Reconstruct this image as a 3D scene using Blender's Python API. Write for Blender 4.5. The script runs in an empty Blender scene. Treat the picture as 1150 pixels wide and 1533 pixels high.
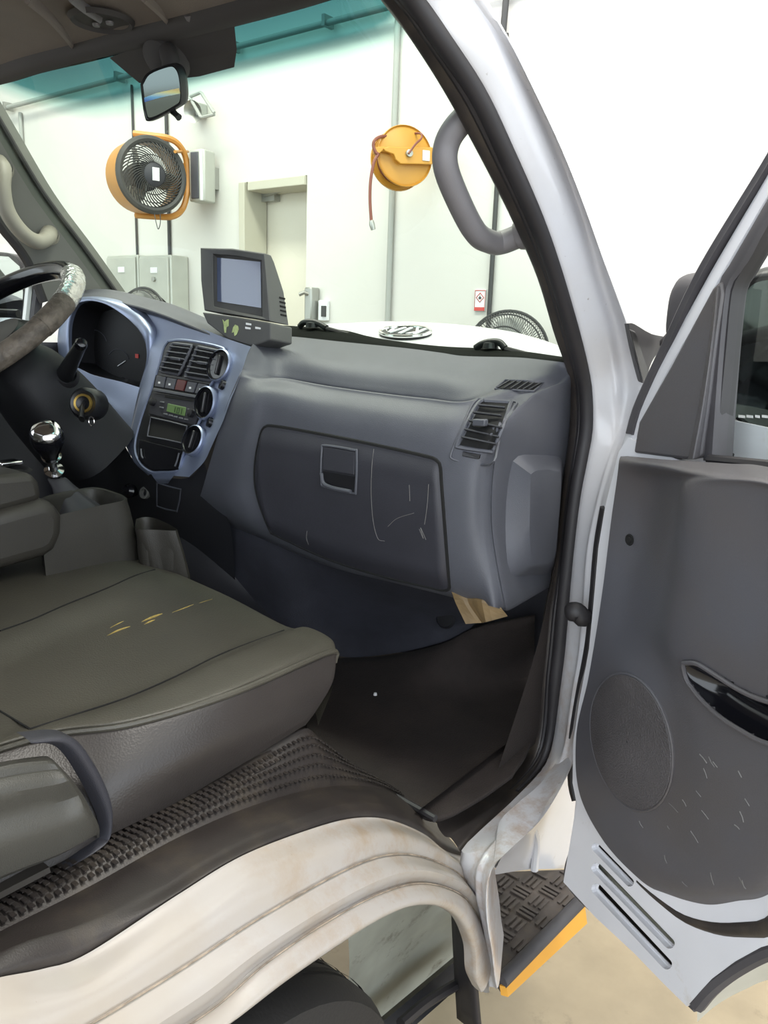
import bpy, bmesh, math, random
from mathutils import Vector, Matrix
from mathutils.bvhtree import BVHTree

# ---------------------------------------------------------------- camera
scene = bpy.context.scene
C = scene.collection
W_IMG, H_IMG, FPX = 1150.0, 1533.0, 1200.0
CAM = Vector((1.30, 0.0, 1.45))
YAW, PITCH, ROLL = math.radians(37.5), math.radians(13.0), math.radians(2.0)
FW = Vector((-math.sin(YAW) * math.cos(PITCH), math.cos(YAW) * math.cos(PITCH), -math.sin(PITCH)))
_r = Vector((math.cos(YAW), math.sin(YAW), 0)); _u = _r.cross(FW)
RT = _r * math.cos(ROLL) + _u * math.sin(ROLL)
UP = -_r * math.sin(ROLL) + _u * math.cos(ROLL)
cd = bpy.data.cameras.new('camera'); cam = bpy.data.objects.new('camera', cd); C.objects.link(cam)
cd.sensor_fit = 'VERTICAL'; cd.sensor_height = 36.0; cd.lens = 36.0 * FPX / H_IMG
cd.clip_start = 0.02
M = Matrix((RT, UP, -FW)).transposed().to_4x4(); M.translation = CAM
cam.matrix_world = M
scene.camera = cam

# ---------------------------------------------------------------- world, light, exposure
world = bpy.data.worlds.new('world'); scene.world = world; world.use_nodes = True
bg = world.node_tree.nodes['Background']
bg.inputs['Color'].default_value = (0.86, 0.93, 1.0, 1); bg.inputs['Strength'].default_value = 1.75
scene.view_settings.view_transform = 'Standard'; scene.view_settings.look = 'None'
scene.view_settings.gamma = 1.0; scene.view_settings.use_curve_mapping = False
scene.view_settings.exposure = 1.2

def area(name, loc, rot, sx, sy, power, col):
    l = bpy.data.lights.new(name, 'AREA'); l.shape = 'RECTANGLE'; l.size = sx; l.size_y = sy; l.energy = power; l.color = col
    o = bpy.data.objects.new(name, l); C.objects.link(o); o.location = loc; o.rotation_euler = rot
    return o

area('ceiling_lamp_row', (0.2, 1.35, 4.45), (0, 0, 0), 7.0, 0.6, 150, (1.0, 0.97, 0.90))

# ---------------------------------------------------------------- geometry helpers
rnd = random.Random(7)
def V(*a): return Vector(a)
def ray(u, v): return FW + RT * ((u - W_IMG / 2) / FPX) - UP * ((v - H_IMG / 2) / FPX)
def at(u, v, X=None, Y=None, Z=None, plane=None):
    d = ray(u, v)
    if X is not None: t = (X - CAM.x) / d.x
    elif Y is not None: t = (Y - CAM.y) / d.y
    elif Z is not None: t = (Z - CAM.z) / d.z
    else:
        p, n = plane; t = (p - CAM).dot(n) / d.dot(n)
    return CAM + d * t

def cr(P, n):
    """smooth curve through points, n steps per span"""
    out = []
    L = len(P)
    if L < 3:
        return [P[0].lerp(P[1], i / n) for i in range(n + 1)]
    for i in range(L - 1):
        p0 = P[i - 1] if i > 0 else P[0] * 2 - P[1]
        p1, p2 = P[i], P[i + 1]
        p3 = P[i + 2] if i + 2 < L else P[-1] * 2 - P[-2]
        for k in range(n):
            t = k / n
            out.append(0.5 * ((2 * p1) + (p2 - p0) * t + (2 * p0 - 5 * p1 + 4 * p2 - p3) * t * t + (3 * p1 - p0 - 3 * p2 + p3) * t ** 3))
    out.append(P[-1].copy())
    return out
def resample(P, n, smooth=True):
    Q = cr(P, 12) if smooth and len(P) > 2 else list(P)
    s = [0.0]
    for a, b in zip(Q, Q[1:]): s.append(s[-1] + (b - a).length)
    out = []; j = 0
    for i in range(n):
        t = s[-1] * i / (n - 1)
        while j < len(Q) - 2 and s[j + 1] < t: j += 1
        d = s[j + 1] - s[j]
        out.append(Q[j].lerp(Q[j + 1], 0 if d == 0 else min(1, max(0, (t - s[j]) / d))))
    return out

class MB:
    """collects geometry for one mesh"""
    def __init__(self): self.v = []; self.f = []; self.uv = None
    def add(self, vs, fs):
        b = len(self.v); self.v += [Vector(p) for p in vs]; self.f += [tuple(i + b for i in q) for q in fs]; return self
    def grid(self, rows, nu=1, nv=1, closed=False):
        R = [cr(r, nu) if nu > 1 else list(r) for r in rows]
        if nv > 1:
            cols = [cr([r[i] for r in R], nv) for i in range(len(R[0]))]
            R = [[c[j] for c in cols] for j in range(len(cols[0]))]
        m, n = len(R), len(R[0]); fs = []
        for j in range(m - 1):
            for i in range(n - 1 if not closed else n):
                a, b = j * n + i, j * n + (i + 1) % n
                fs.append((a, b, b + n, a + n))
        self.add([p for r in R for p in r], fs); self.shape = (m, n)
        return self
    def tube(self, pts, r, seg=10, caps=True, closed=False, flat=1.0, up=None):
        n = len(pts); rr = r if isinstance(r, (list, tuple)) else [r] * n
        prev = None; rings = []
        for i, p in enumerate(pts):
            if closed: t = pts[(i + 1) % n] - pts[i - 1]
            else: t = pts[min(i + 1, n - 1)] - pts[max(i - 1, 0)]
            t = t.normalized() if t.length > 1e-9 else V(0, 0, 1)
            if prev is None:
                a = up if up is not None else (V(0, 0, 1) if abs(t.z) < 0.9 else V(1, 0, 0))
                x = (a - t * a.dot(t)).normalized()
            else:
                x = (prev - t * prev.dot(t)); x = x.normalized() if x.length > 1e-9 else prev
            prev = x; y = t.cross(x)
            rings.append([p + (x * math.cos(2 * math.pi * k / seg) + y * math.sin(2 * math.pi * k / seg) * flat) * rr[i] for k in range(seg)])
        b = len(self.v); self.v += [q for g in rings for q in g]
        for i in range(n if closed else n - 1):
            i2 = (i + 1) % n
            for k in range(seg):
                self.f.append((b + i * seg + k, b + i * seg + (k + 1) % seg, b + i2 * seg + (k + 1) % seg, b + i2 * seg + k))
        if caps and not closed:
            self.f.append(tuple(b + k for k in range(seg))[::-1]); self.f.append(tuple(b + (n - 1) * seg + k for k in range(seg)))
        return self
    def box(self, c, s, ax=None):
        """box of half sizes s at c, ax = three axis vectors"""
        ax = ax or (V(1, 0, 0), V(0, 1, 0), V(0, 0, 1)); c = Vector(c)
        vs = [c + ax[0] * (s[0] * i) + ax[1] * (s[1] * j) + ax[2] * (s[2] * k) for i in (-1, 1) for j in (-1, 1) for k in (-1, 1)]
        return self.add(vs, [(0, 1, 3, 2), (4, 6, 7, 5), (0, 4, 5, 1), (2, 3, 7, 6), (0, 2, 6, 4), (1, 5, 7, 3)])
    def prism(self, poly, d):
        n = len(poly); d = Vector(d)
        return self.add(list(poly) + [p + d for p in poly], [tuple(range(n)), tuple(range(2 * n - 1, n - 1, -1))] + [(i, i + n, (i + 1) % n + n, (i + 1) % n) for i in range(n)])
    def lathe(self, c, axis, prof, seg=32, x0=None, caps=False):
        """prof: list of (radius, height along axis)"""
        axis = Vector(axis).normalized(); c = Vector(c)
        a = x0 or (V(0, 0, 1) if abs(axis.z) < 0.9 else V(1, 0, 0)); x = (a - axis * a.dot(axis)).normalized(); y = axis.cross(x)
        rows = [[c + axis * h + (x * math.cos(2 * math.pi * k / seg) + y * math.sin(2 * math.pi * k / seg)) * r for k in range(seg)] for r, h in prof]
        b = len(self.v); self.grid(rows, closed=True)
        if caps:
            self.f.append(tuple(b + k for k in range(seg))[::-1]); self.f.append(tuple(b + (len(prof) - 1) * seg + k for k in range(seg)))
        return self
    def bvh(self): return BVHTree.FromPolygons([tuple(p) for p in self.v], self.f)
    def mesh(self, name, smooth=True, flip=False):
        me = bpy.data.meshes.new(name)
        me.from_pydata([tuple(p) for p in self.v], [], [q[::-1] for q in self.f] if flip else self.f)
        bm = bmesh.new(); bm.from_mesh(me)
        bmesh.ops.remove_doubles(bm, verts=bm.verts, dist=1e-6)
        bmesh.ops.recalc_face_normals(bm, faces=bm.faces)
        bm.to_mesh(me); bm.free()
        if smooth:
            me.polygons.foreach_set('use_smooth', [True] * len(me.polygons))
            me.set_sharp_from_angle(angle=math.radians(smooth if smooth is not True else 38))
        me.update()
        return me

def thing(name, label, cat, loc=(0, 0, 0), group=None, kind=None):
    o = bpy.data.objects.new(name, None); C.objects.link(o); o.location = loc; o.empty_display_size = 0.05
    if label: o['label'] = label
    if cat: o['category'] = cat
    if group: o['group'] = group
    if kind: o['kind'] = kind
    return o
def part_empty(name, parent, loc):
    o = bpy.data.objects.new(name, None); C.objects.link(o); o.empty_display_size = 0.05; o.parent = parent
    o.location = Vector(loc) - Vector(parent.location)
    return o
def wloc(o):
    p = Vector(o.location)
    return p + wloc(o.parent) - Vector(o.get('_po', (0, 0, 0))) * 0 if o.parent else p
def obj(name, mb, m, parent=None, label=None, cat=None, group=None, kind=None, smooth=True, bevel=0, bseg=2, solid=0, soff=-1, subd=0):
    """links mb as one mesh object; geometry is in world coordinates, origin set to its base"""
    me = mb if isinstance(mb, bpy.types.Mesh) else mb.mesh(name, smooth)
    if not isinstance(mb, bpy.types.Mesh):
        co = [v.co for v in me.vertices]
        lo = V(min(c.x for c in co), min(c.y for c in co), min(c.z for c in co)); hi = V(max(c.x for c in co), max(c.y for c in co), max(c.z for c in co))
        org = V((lo.x + hi.x) / 2, (lo.y + hi.y) / 2, lo.z)
        me.transform(Matrix.Translation(-org))
    else: org = V(0, 0, 0)
    if m is not None and not me.materials: me.materials.append(m)
    o = bpy.data.objects.new(name, me); C.objects.link(o)
    o.location = org
    if parent is not None:
        o.parent = parent
        pw = V(0, 0, 0); q = parent
        while q is not None: pw += Vector(q.location); q = q.parent
        o.location = org - pw
    if label: o['label'] = label
    if cat: o['category'] = cat
    if group: o['group'] = group
    if kind: o['kind'] = kind
    if solid:
        s = o.modifiers.new('solid', 'SOLIDIFY'); s.thickness = solid; s.offset = soff
    if bevel:
        b = o.modifiers.new('bevel', 'BEVEL'); b.width = bevel; b.segments = bseg; b.limit_method = 'ANGLE'; b.angle_limit = math.radians(40)
        b.harden_normals = False
    if subd:
        s = o.modifiers.new('sub', 'SUBSURF'); s.levels = subd; s.render_levels = subd
    return o

# ---------------------------------------------------------------- materials
def N(nt, t, **kw):
    n = nt.nodes.new(t)
    for k, v in kw.items():
        if k in n.inputs.keys(): n.inputs[k].default_value = v
        else: setattr(n, k, v)
    return n
def mat(name, col, rough=0.5, metal=0.0, bump=0, bscale=300, var=0.0, vscale=6, spec=0.5, coat=0, col2=None, emit=0, detail=3, dirt=None, dscale=5, dlo=.5, dhi=.7, btype='noise', bdist=0.002):
    m = bpy.data.materials.new(name); m.use_nodes = True; nt = m.node_tree
    p = nt.nodes['Principled BSDF']; L = nt.links.new
    p.inputs['Base Color'].default_value = (*col, 1); p.inputs['Roughness'].default_value = rough; p.inputs['Metallic'].default_value = metal
    p.inputs['Specular IOR Level'].default_value = spec; p.inputs['Coat Weight'].default_value = coat; p.inputs['Coat Roughness'].default_value = 0.08
    tc = N(nt, 'ShaderNodeNewGeometry')
    src = None
    if var or col2:
        n = N(nt, 'ShaderNodeTexNoise', Scale=vscale, Detail=float(detail), Roughness=0.6); L(tc.outputs['Position'], n.inputs['Vector'])
        mx = N(nt, 'ShaderNodeMix', data_type='RGBA')
        c2 = col2 or tuple(min(1, c * (1 + var)) for c in col); c1 = col if col2 else tuple(c * (1 - var) for c in col)
        mx.inputs['A'].default_value = (*c1, 1); mx.inputs['B'].default_value = (*c2, 1)
        mr = N(nt, 'ShaderNodeMapRange'); mr.inputs['From Min'].default_value = 0.35; mr.inputs['From Max'].default_value = 0.65
        L(n.outputs['Fac'], mr.inputs['Value']); L(mr.outputs['Result'], mx.inputs['Factor']); src = mx.outputs['Result']
    if dirt:
        n = N(nt, 'ShaderNodeTexNoise', Scale=dscale, Detail=8.0, Roughness=0.72); L(tc.outputs['Position'], n.inputs['Vector'])
        mr = N(nt, 'ShaderNodeMapRange'); mr.inputs['From Min'].default_value = dlo; mr.inputs['From Max'].default_value = dhi; L(n.outputs['Fac'], mr.inputs['Value'])
        mx = N(nt, 'ShaderNodeMix', data_type='RGBA'); mx.inputs['B'].default_value = (*dirt, 1)
        if src: L(src, mx.inputs['A'])
        else: mx.inputs['A'].default_value = (*col, 1)
        L(mr.outputs['Result'], mx.inputs['Factor']); src = mx.outputs['Result']
    if src: L(src, p.inputs['Base Color'])
    if bump:
        if btype == 'noise': n = N(nt, 'ShaderNodeTexNoise', Scale=bscale, Detail=2.0); out = n.outputs['Fac']
        else: n = N(nt, 'ShaderNodeTexVoronoi', Scale=bscale); out = n.outputs['Distance']
        L(tc.outputs['Position'], n.inputs['Vector'])
        b = N(nt, 'ShaderNodeBump', Strength=bump, Distance=bdist); L(out, b.inputs['Height']); L(b.outputs['Normal'], p.inputs['Normal'])
    if emit:
        p.inputs['Emission Color'].default_value = (*col, 1); p.inputs['Emission Strength'].default_value = emit
    return m
def glass(name, tint, gloss=0.06, rough=0.0):
    m = bpy.data.materials.new(name); m.use_nodes = True; nt = m.node_tree; nt.nodes.clear(); L = nt.links.new
    o = N(nt, 'ShaderNodeOutputMaterial'); t = N(nt, 'ShaderNodeBsdfTransparent', Color=(*tint, 1)); g = N(nt, 'ShaderNodeBsdfGlossy', Roughness=rough)
    mx = N(nt, 'ShaderNodeMixShader', Fac=gloss); L(t.outputs[0], mx.inputs[1]); L(g.outputs[0], mx.inputs[2]); L(mx.outputs[0], o.inputs['Surface'])
    return m
MAT = {}
MAT['wall'] = mat('wall_paint', (0.62, 0.61, 0.58), 0.75, var=0.02, vscale=1.5, bump=0.1, bscale=60)
MAT['concrete'] = mat('concrete', (0.30, 0.245, 0.165), 0.45, var=0.14, vscale=3.5, dirt=(0.16, 0.13, 0.09), dscale=9, dlo=.6, dhi=.78, bump=0.1, bscale=40, detail=6)
MAT['white_paint'] = mat('white_paint', (0.60, 0.60, 0.63), 0.25, coat=0.6, var=0.03, vscale=4, dirt=(0.42, 0.36, 0.28), dscale=7, dlo=.62, dhi=.82)
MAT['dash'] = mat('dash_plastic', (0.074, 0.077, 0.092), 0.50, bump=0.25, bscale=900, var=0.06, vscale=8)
MAT['dash_dark'] = mat('dash_dark_plastic', (0.029, 0.029, 0.037), 0.55, bump=0.2, bscale=900, var=0.1, vscale=6)
MAT['door_plastic'] = mat('door_plastic', (0.074, 0.075, 0.088), 0.48, bump=0.25, bscale=900, col2=(0.074, 0.067, 0.068), vscale=3, dirt=(0.10, 0.09, 0.08), dscale=22, dlo=.66, dhi=.8)
MAT['black'] = mat('black_plastic', (0.012, 0.012, 0.014), 0.35, bump=0.08, bscale=500)
MAT['gloss_black'] = mat('gloss_black', (0.006, 0.006, 0.008), 0.15)
MAT['void'] = mat('cavity_shade', (0.004, 0.004, 0.004), 0.9)  # near-black stand-in for the shade inside slots, gaps and wells
MAT['rubber'] = mat('rubber', (0.020, 0.018, 0.020), 0.55, var=0.15, vscale=10)
MAT['rubber_grey'] = mat('rubber_grey', (0.050, 0.047, 0.052), 0.6, var=0.15, vscale=10)
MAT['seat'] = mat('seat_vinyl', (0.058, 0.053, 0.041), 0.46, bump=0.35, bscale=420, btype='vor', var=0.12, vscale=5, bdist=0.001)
MAT['seat_side_shaded'] = mat('seat_side_vinyl_shaded', (0.031, 0.026, 0.024), 0.40, bump=0.2, bscale=420, btype='vor', var=0.12, vscale=5, bdist=0.001)  # darker than the seat top; the side's shade is put into the colour
MAT['console'] = mat('console_plastic_shaded', (0.030, 0.027, 0.022), 0.5, bump=0.25, bscale=700, var=0.1)  # base colour lowered to carry the shade low in the cab
MAT['sill_plastic_shaded'] = mat('sill_plastic_shaded', (0.027, 0.022, 0.020), 0.45, bump=0.15, bscale=600, var=0.2, vscale=7, dirt=(0.05, 0.04, 0.03), dscale=14)  # shade near the sill put into a lowered base colour
MAT['mat'] = mat('floor_mat', (0.020, 0.014, 0.012), 0.9, bump=0.8, bscale=350, var=0.25, vscale=9)
MAT['bezel'] = mat('silver_blue_bezel', (0.25, 0.29, 0.41), 0.36, metal=0.5, bump=0.06, bscale=1500)
MAT['lining'] = mat('roof_lining', (0.20, 0.168, 0.15), 0.9, bump=0.3, bscale=700, var=0.06)
MAT['grey_trim'] = mat('pillar_trim', (0.15, 0.15, 0.135), 0.7, bump=0.2, bscale=700, var=0.06)
MAT['dark_trim'] = mat('header_trim', (0.055, 0.050, 0.050), 0.75)
MAT['handle_grey'] = mat('handle_grey', (0.17, 0.16, 0.165), 0.5, bump=0.15, bscale=800, var=0.1)
MAT['monitor'] = mat('monitor_plastic', (0.072, 0.072, 0.072), 0.5, bump=0.15, bscale=900)
MAT['screen'] = mat('screen_glass', (0.12, 0.15, 0.25), 0.12, spec=0.8)
MAT['lcd'] = mat('lcd_green', (0.075, 0.13, 0.045), 0.4, emit=0.12)
MAT['chrome'] = mat('chrome', (0.75, 0.75, 0.76), 0.12, metal=1.0)
MAT['steel'] = mat('steel', (0.40, 0.40, 0.38), 0.4, metal=0.8)
MAT['yellow'] = mat('yellow_paint', (0.56, 0.27, 0.035), 0.4, var=0.05)
MAT['orange'] = mat('orange_paint', (0.50, 0.23, 0.05), 0.4, var=0.05)
MAT['conduit'] = mat('grey_conduit', (0.35, 0.36, 0.34), 0.5)
MAT['cable'] = mat('dark_cable', (0.04, 0.04, 0.04), 0.5)
MAT['doorleaf'] = mat('cream_door', (0.68, 0.64, 0.55), 0.5, var=0.02)
MAT['doorframe'] = mat('door_frame', (0.50, 0.48, 0.40), 0.5)
MAT['cabinet'] = mat('steel_cabinet', (0.46, 0.47, 0.43), 0.4, metal=0.2, var=0.06)
MAT['tyre'] = mat('tyre', (0.013, 0.012, 0.012), 0.7, bump=0.3, bscale=200)
MAT['inner'] = mat('inner_panel', (0.27, 0.28, 0.24), 0.7, var=0.2, vscale=6, dirt=(0.09, 0.08, 0.06), dscale=9, dlo=.55)
MAT['step'] = mat('step_rubber', (0.070, 0.057, 0.050), 0.6, var=0.25, vscale=14, dirt=(0.09, 0.07, 0.05), dscale=18)
MAT['paper'] = mat('brown_paper', (0.15, 0.10, 0.045), 0.6, var=0.2, vscale=20)
MAT['foil'] = mat('shrink_wrap', (0.55, 0.53, 0.50), 0.18, metal=0.6, bump=1.0, bscale=60, bdist=0.006)
MAT['worn'] = mat('worn_leather', (0.115, 0.095, 0.075), 0.6, bump=0.8, bscale=140, var=0.4, vscale=35, bdist=0.003)
MAT['white'] = mat('white_print', (0.75, 0.76, 0.78), 0.5)
MAT['red'] = mat('red_print', (0.55, 0.06, 0.05), 0.5)
MAT['hose'] = mat('red_hose', (0.20, 0.06, 0.04), 0.5)
MAT['sticker'] = mat('worn_sticker', (0.42, 0.50, 0.22), 0.6, var=0.2, vscale=90)
MAT['mirror'] = mat('mirror_glass', (0.55, 0.6, 0.58), 0.03, metal=1.0)
MAT['glass'] = glass('side_glass', (0.93, 0.96, 0.94), 0.05)
MAT['hazard'] = mat('hazard_button', (0.09, 0.018, 0.018), 0.35)
MAT['lcd_dark'] = mat('lcd_digit', (0.012, 0.03, 0.008), 0.5)
MAT['brass'] = mat('worn_brass', (0.45, 0.30, 0.08), 0.35, metal=0.8)
MAT['toe'] = mat('toe_board_carpet', (0.028, 0.029, 0.039), 0.7, bump=0.3, bscale=300, var=0.2, vscale=10, dirt=(0.06, 0.055, 0.05), dscale=30, dlo=.68, dhi=.8)
MAT['mirror_dark'] = mat('mirror_dark_reflection', (0.085, 0.105, 0.10), 0.06, metal=1.0)  # dark tint stands in for a dark reflection
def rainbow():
    m = bpy.data.materials.new('painted_rainbow_reflection'); m.use_nodes = True; nt = m.node_tree; p = nt.nodes['Principled BSDF']; p.inputs['Roughness'].default_value = .2
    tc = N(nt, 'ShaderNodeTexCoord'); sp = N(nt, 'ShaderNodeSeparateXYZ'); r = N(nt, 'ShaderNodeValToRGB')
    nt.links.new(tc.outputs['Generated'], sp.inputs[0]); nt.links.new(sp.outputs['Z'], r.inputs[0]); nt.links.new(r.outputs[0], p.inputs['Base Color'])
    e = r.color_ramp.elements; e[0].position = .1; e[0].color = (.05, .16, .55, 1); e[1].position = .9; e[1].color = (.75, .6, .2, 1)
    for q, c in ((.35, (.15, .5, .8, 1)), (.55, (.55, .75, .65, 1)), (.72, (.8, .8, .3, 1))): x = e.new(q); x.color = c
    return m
MAT['rainbow'] = rainbow()  # colour ramp paints a rainbow reflection for the mirror glass
MAT['foam'] = mat('yellow_foam', (0.30, 0.22, 0.06), 0.8, var=0.3, vscale=60)
MAT['recliner'] = mat('recliner_plastic_shaded', (0.042, 0.040, 0.034), 0.5, bump=0.25, bscale=700, var=0.08)  # darkened base carries the shade beside the seat
MAT['steel_dark'] = mat('dark_steel', (0.10, 0.09, 0.08), 0.45, metal=0.6)
MAT['grille'] = mat('speaker_mesh', (0.058, 0.053, 0.056), 0.6, bump=0.4, bscale=420, btype='vor', bdist=0.003, var=0.15, vscale=8)
MAT['scuff'] = mat('pale_scuff', (0.13, 0.125, 0.12), 0.7)
MAT['crease'] = mat('dirty_crease', (0.26, 0.21, 0.16), 0.8, var=0.4, vscale=40)
MAT['cowl'] = mat('cowl_rubber', (0.005, 0.006, 0.005), 0.95, spec=0.1)
MAT['soft_black'] = mat('soft_black_shaded', (0.007, 0.007, 0.009), 0.65, bump=0.15, bscale=700)  # near-black base stands in for the shade around the steering column
def stained(name, c1, c2, rough, axis, lo, hi, stain=(0.20, 0.11, 0.045), amount=1.0, coat=.35):
    """worn paint: soft cream mottling, fine dirt specks everywhere, rusty stains gathering where position along axis lies between lo and hi"""
    m = mat(name, c1, rough, coat=coat, col2=c2, vscale=5); nt = m.node_tree; L = nt.links.new; p = nt.nodes['Principled BSDF']
    src = p.inputs['Base Color'].links[0].from_socket; g = N(nt, 'ShaderNodeNewGeometry'); sp = N(nt, 'ShaderNodeSeparateXYZ'); L(g.outputs['Position'], sp.inputs[0])
    mr = N(nt, 'ShaderNodeMapRange'); mr.inputs['From Min'].default_value = lo; mr.inputs['From Max'].default_value = hi; mr.inputs['To Min'].default_value = .06; L(sp.outputs[axis], mr.inputs['Value'])
    n = N(nt, 'ShaderNodeTexNoise', Scale=16.0, Detail=9.0, Roughness=.75); L(g.outputs['Position'], n.inputs['Vector'])
    r = N(nt, 'ShaderNodeMapRange'); r.inputs['From Min'].default_value = .47; r.inputs['From Max'].default_value = .72; L(n.outputs['Fac'], r.inputs['Value'])
    mu = N(nt, 'ShaderNodeMath', operation='MULTIPLY'); L(mr.outputs[0], mu.inputs[0]); L(r.outputs[0], mu.inputs[1])
    mu2 = N(nt, 'ShaderNodeMath', operation='MULTIPLY'); L(mu.outputs[0], mu2.inputs[0]); mu2.inputs[1].default_value = amount
    mx = N(nt, 'ShaderNodeMix', data_type='RGBA'); L(src, mx.inputs['A']); mx.inputs['B'].default_value = (*stain, 1); L(mu2.outputs[0], mx.inputs['Factor'])
    n2 = N(nt, 'ShaderNodeTexNoise', Scale=95.0, Detail=3.0); L(g.outputs['Position'], n2.inputs['Vector'])
    r2 = N(nt, 'ShaderNodeMapRange'); r2.inputs['From Min'].default_value = .71; r2.inputs['From Max'].default_value = .78; r2.inputs['To Max'].default_value = .55; L(n2.outputs['Fac'], r2.inputs['Value'])
    mx2 = N(nt, 'ShaderNodeMix', data_type='RGBA'); L(mx.outputs['Result'], mx2.inputs['A']); mx2.inputs['B'].default_value = (.12, .085, .05, 1); L(r2.outputs[0], mx2.inputs['Factor'])
    L(mx2.outputs['Result'], p.inputs['Base Color'])
    return m
MAT['sill_paint'] = stained('sill_paint', (0.365, 0.340, 0.322), (0.345, 0.305, 0.262), .32, 'Y', .40, .80, (0.27, 0.17, 0.075), .75)
MAT['jamb_paint'] = stained('jamb_paint', (0.58, 0.58, 0.61), (0.55, 0.54, 0.55), .28, 'Z', 1.0, .68, (0.33, 0.19, 0.09), .8)
MAT['lower_dark'] = mat('lower_shaded_plastic', (0.016, 0.016, 0.020), 0.55, bump=0.2, bscale=800)  # shade under the dash and on the tunnel put into a darker plastic
MAT['vent_slat'] = mat('vent_slat', (0.030, 0.031, 0.036), 0.5)
MAT['handle_pale'] = mat('pale_handle', (0.25, 0.235, 0.195), 0.5, bump=0.15, bscale=800)
# ================================================================ SETTING
WY = 2.80
def Wp(u, v, off=0.0): return at(u, v, Y=WY - off)
dL, dR, dT = Wp(360, 272).x, Wp(460, 262).x, 2.10
mb = MB(); X0, X1, ZT = -6.5, 6.0, 4.6
def wallbox(x0, x1, z0, z1): mb.box(((x0 + x1) / 2, WY + 0.14, (z0 + z1) / 2), ((x1 - x0) / 2, 0.14, (z1 - z0) / 2))
wallbox(X0, dL, 0, ZT); wallbox(dR, X1, 0, ZT); wallbox(dL, dR, dT, ZT)
obj('wall_front', mb, MAT['wall'], kind='structure', smooth=False)
obj('floor', MB().box((0, -1.0, -0.05), (6.6, 5.2, 0.05)), MAT['concrete'], kind='structure', smooth=False)
obj('wall_left', MB().box((-6.6, -0.4, 2.3), (0.1, 3.2, 2.3)), MAT['wall'], kind='structure', smooth=False)
obj('ceiling', MB().box((0, 0.4, ZT + 0.06), (6.6, 2.8, 0.06)), MAT['wall'], kind='structure', smooth=False)
# recessed service door
dr = thing('door_1', 'cream service door recessed in the white workshop wall', None, ((dL + dR) / 2, WY + 0.12, 0), kind='structure')
obj('door_leaf', MB().box(((dL + dR) / 2, WY + 0.16, dT / 2), ((dR - dL) / 2 - .002, 0.02, dT / 2 - .002)), MAT['doorleaf'], dr, bevel=.003)
fr = MB()
fr.box((dL + 0.022, WY + 0.06, dT / 2), (0.020, 0.075, dT / 2 - .001)); fr.box(((dL + dR) / 2 + .03, WY + 0.06, dT - 0.022), ((dR - dL) / 2 - .035, 0.075, 0.020)); pass
obj('door_frame', fr, MAT['doorframe'], dr, smooth=False, bevel=.003)
cl = MB(); a = at(397, 292, Y=WY + 0.10); b = at(424, 283, Y=WY + 0.09)
cl.box(at(403, 295, Y=WY + 0.118), (0.055, 0.02, 0.022)); cl.tube([a, b], 0.012, 8); cl.tube([b, at(385, 281, Y=WY + .04)], 0.010, 8)
obj('door_closer', cl, MAT['steel'], dr, smooth=False)
hp = Wp(466, 455)
# lock on the wall next to the door
lk = thing('door_lock', 'grey handle lock plate beside the cream service door', 'lock', Wp(466, 475))
obj('lock_body', MB().box(Wp(467, 456, .03), (0.022, 0.028, 0.075)), MAT['steel'], lk, bevel=.006)
obj('lever', MB().tube([Wp(463, 441, .05), Wp(455, 438, .07), Wp(448, 441, .08)], 0.009, 8), MAT['steel'], lk)
sw = thing('wall_switch', 'small white wall switch right of the door lock', 'switch', Wp(486, 474))
obj('plate', MB().box(Wp(485, 465, .012), (0.026, 0.012, 0.045)), MAT['white'], sw, bevel=.004)
obj('button', MB().box(Wp(485, 466, .026), (0.012, 0.006, 0.024)), MAT['cable'], sw)

# horizontal pipe under the ceiling
pz = (Wp(18, 160).z + Wp(360, 78).z + Wp(575, 27).z) / 3
pp = thing('wall_pipe', 'grey service pipe running along the top of the wall', 'pipe', (-1, WY, pz))
obj('pipe', MB().tube([V(-6, WY - .05, pz), V(5, WY - .05, pz)], 0.013, 12), MAT['conduit'], pp)
for u in (20, 190, 362, 500): obj('clip', MB().box(V(Wp(u, 118).x, WY - .045, pz + .006), (0.008, 0.030, 0.022)), MAT['steel'], pp)

def conduit(u, v, z0, z1, r, label, m='conduit', name='wall_conduit', group='conduits on the wall'):
    x = Wp(u, v).x
    obj(name, MB().tube([V(x, WY - r - .002, z0), V(x, WY - r - .002, z1)], r, 10), MAT[m], None, label, 'conduit', group)
conduit(35, 195, 0.0, pz - .03, .012, 'grey wall conduit nearest the driver side pillar')
conduit(203, 250, 0.0, pz - .03, .0065, 'thin dark cable running behind the left half of the orange fan', 'cable', 'wall_cable')
conduit(256, 360, 0.0, pz - .03, .009, 'thicker dark cable running behind the right half of the orange fan', 'cable', 'wall_cable')
conduit(591, 260, 0.0, pz - .03, .012, 'pale conduit behind the yellow hose reel')
conduit(740, 380, 0.0, 2.5, .009, 'dark cable dropping behind the hazard sign', 'cable', 'wall_cable')
x = Wp(764, 30).x
obj('wall_cable', MB().tube([V(x, WY - .02, 3.2), V(x, WY - .02, 2.72), V(x - .004, WY - .03, 2.62), V(x - .015, WY - .02, 2.50)], .012, 10), MAT['cable'], None, 'short black cable high on the wall beside the white roof pillar', 'cable')

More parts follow.
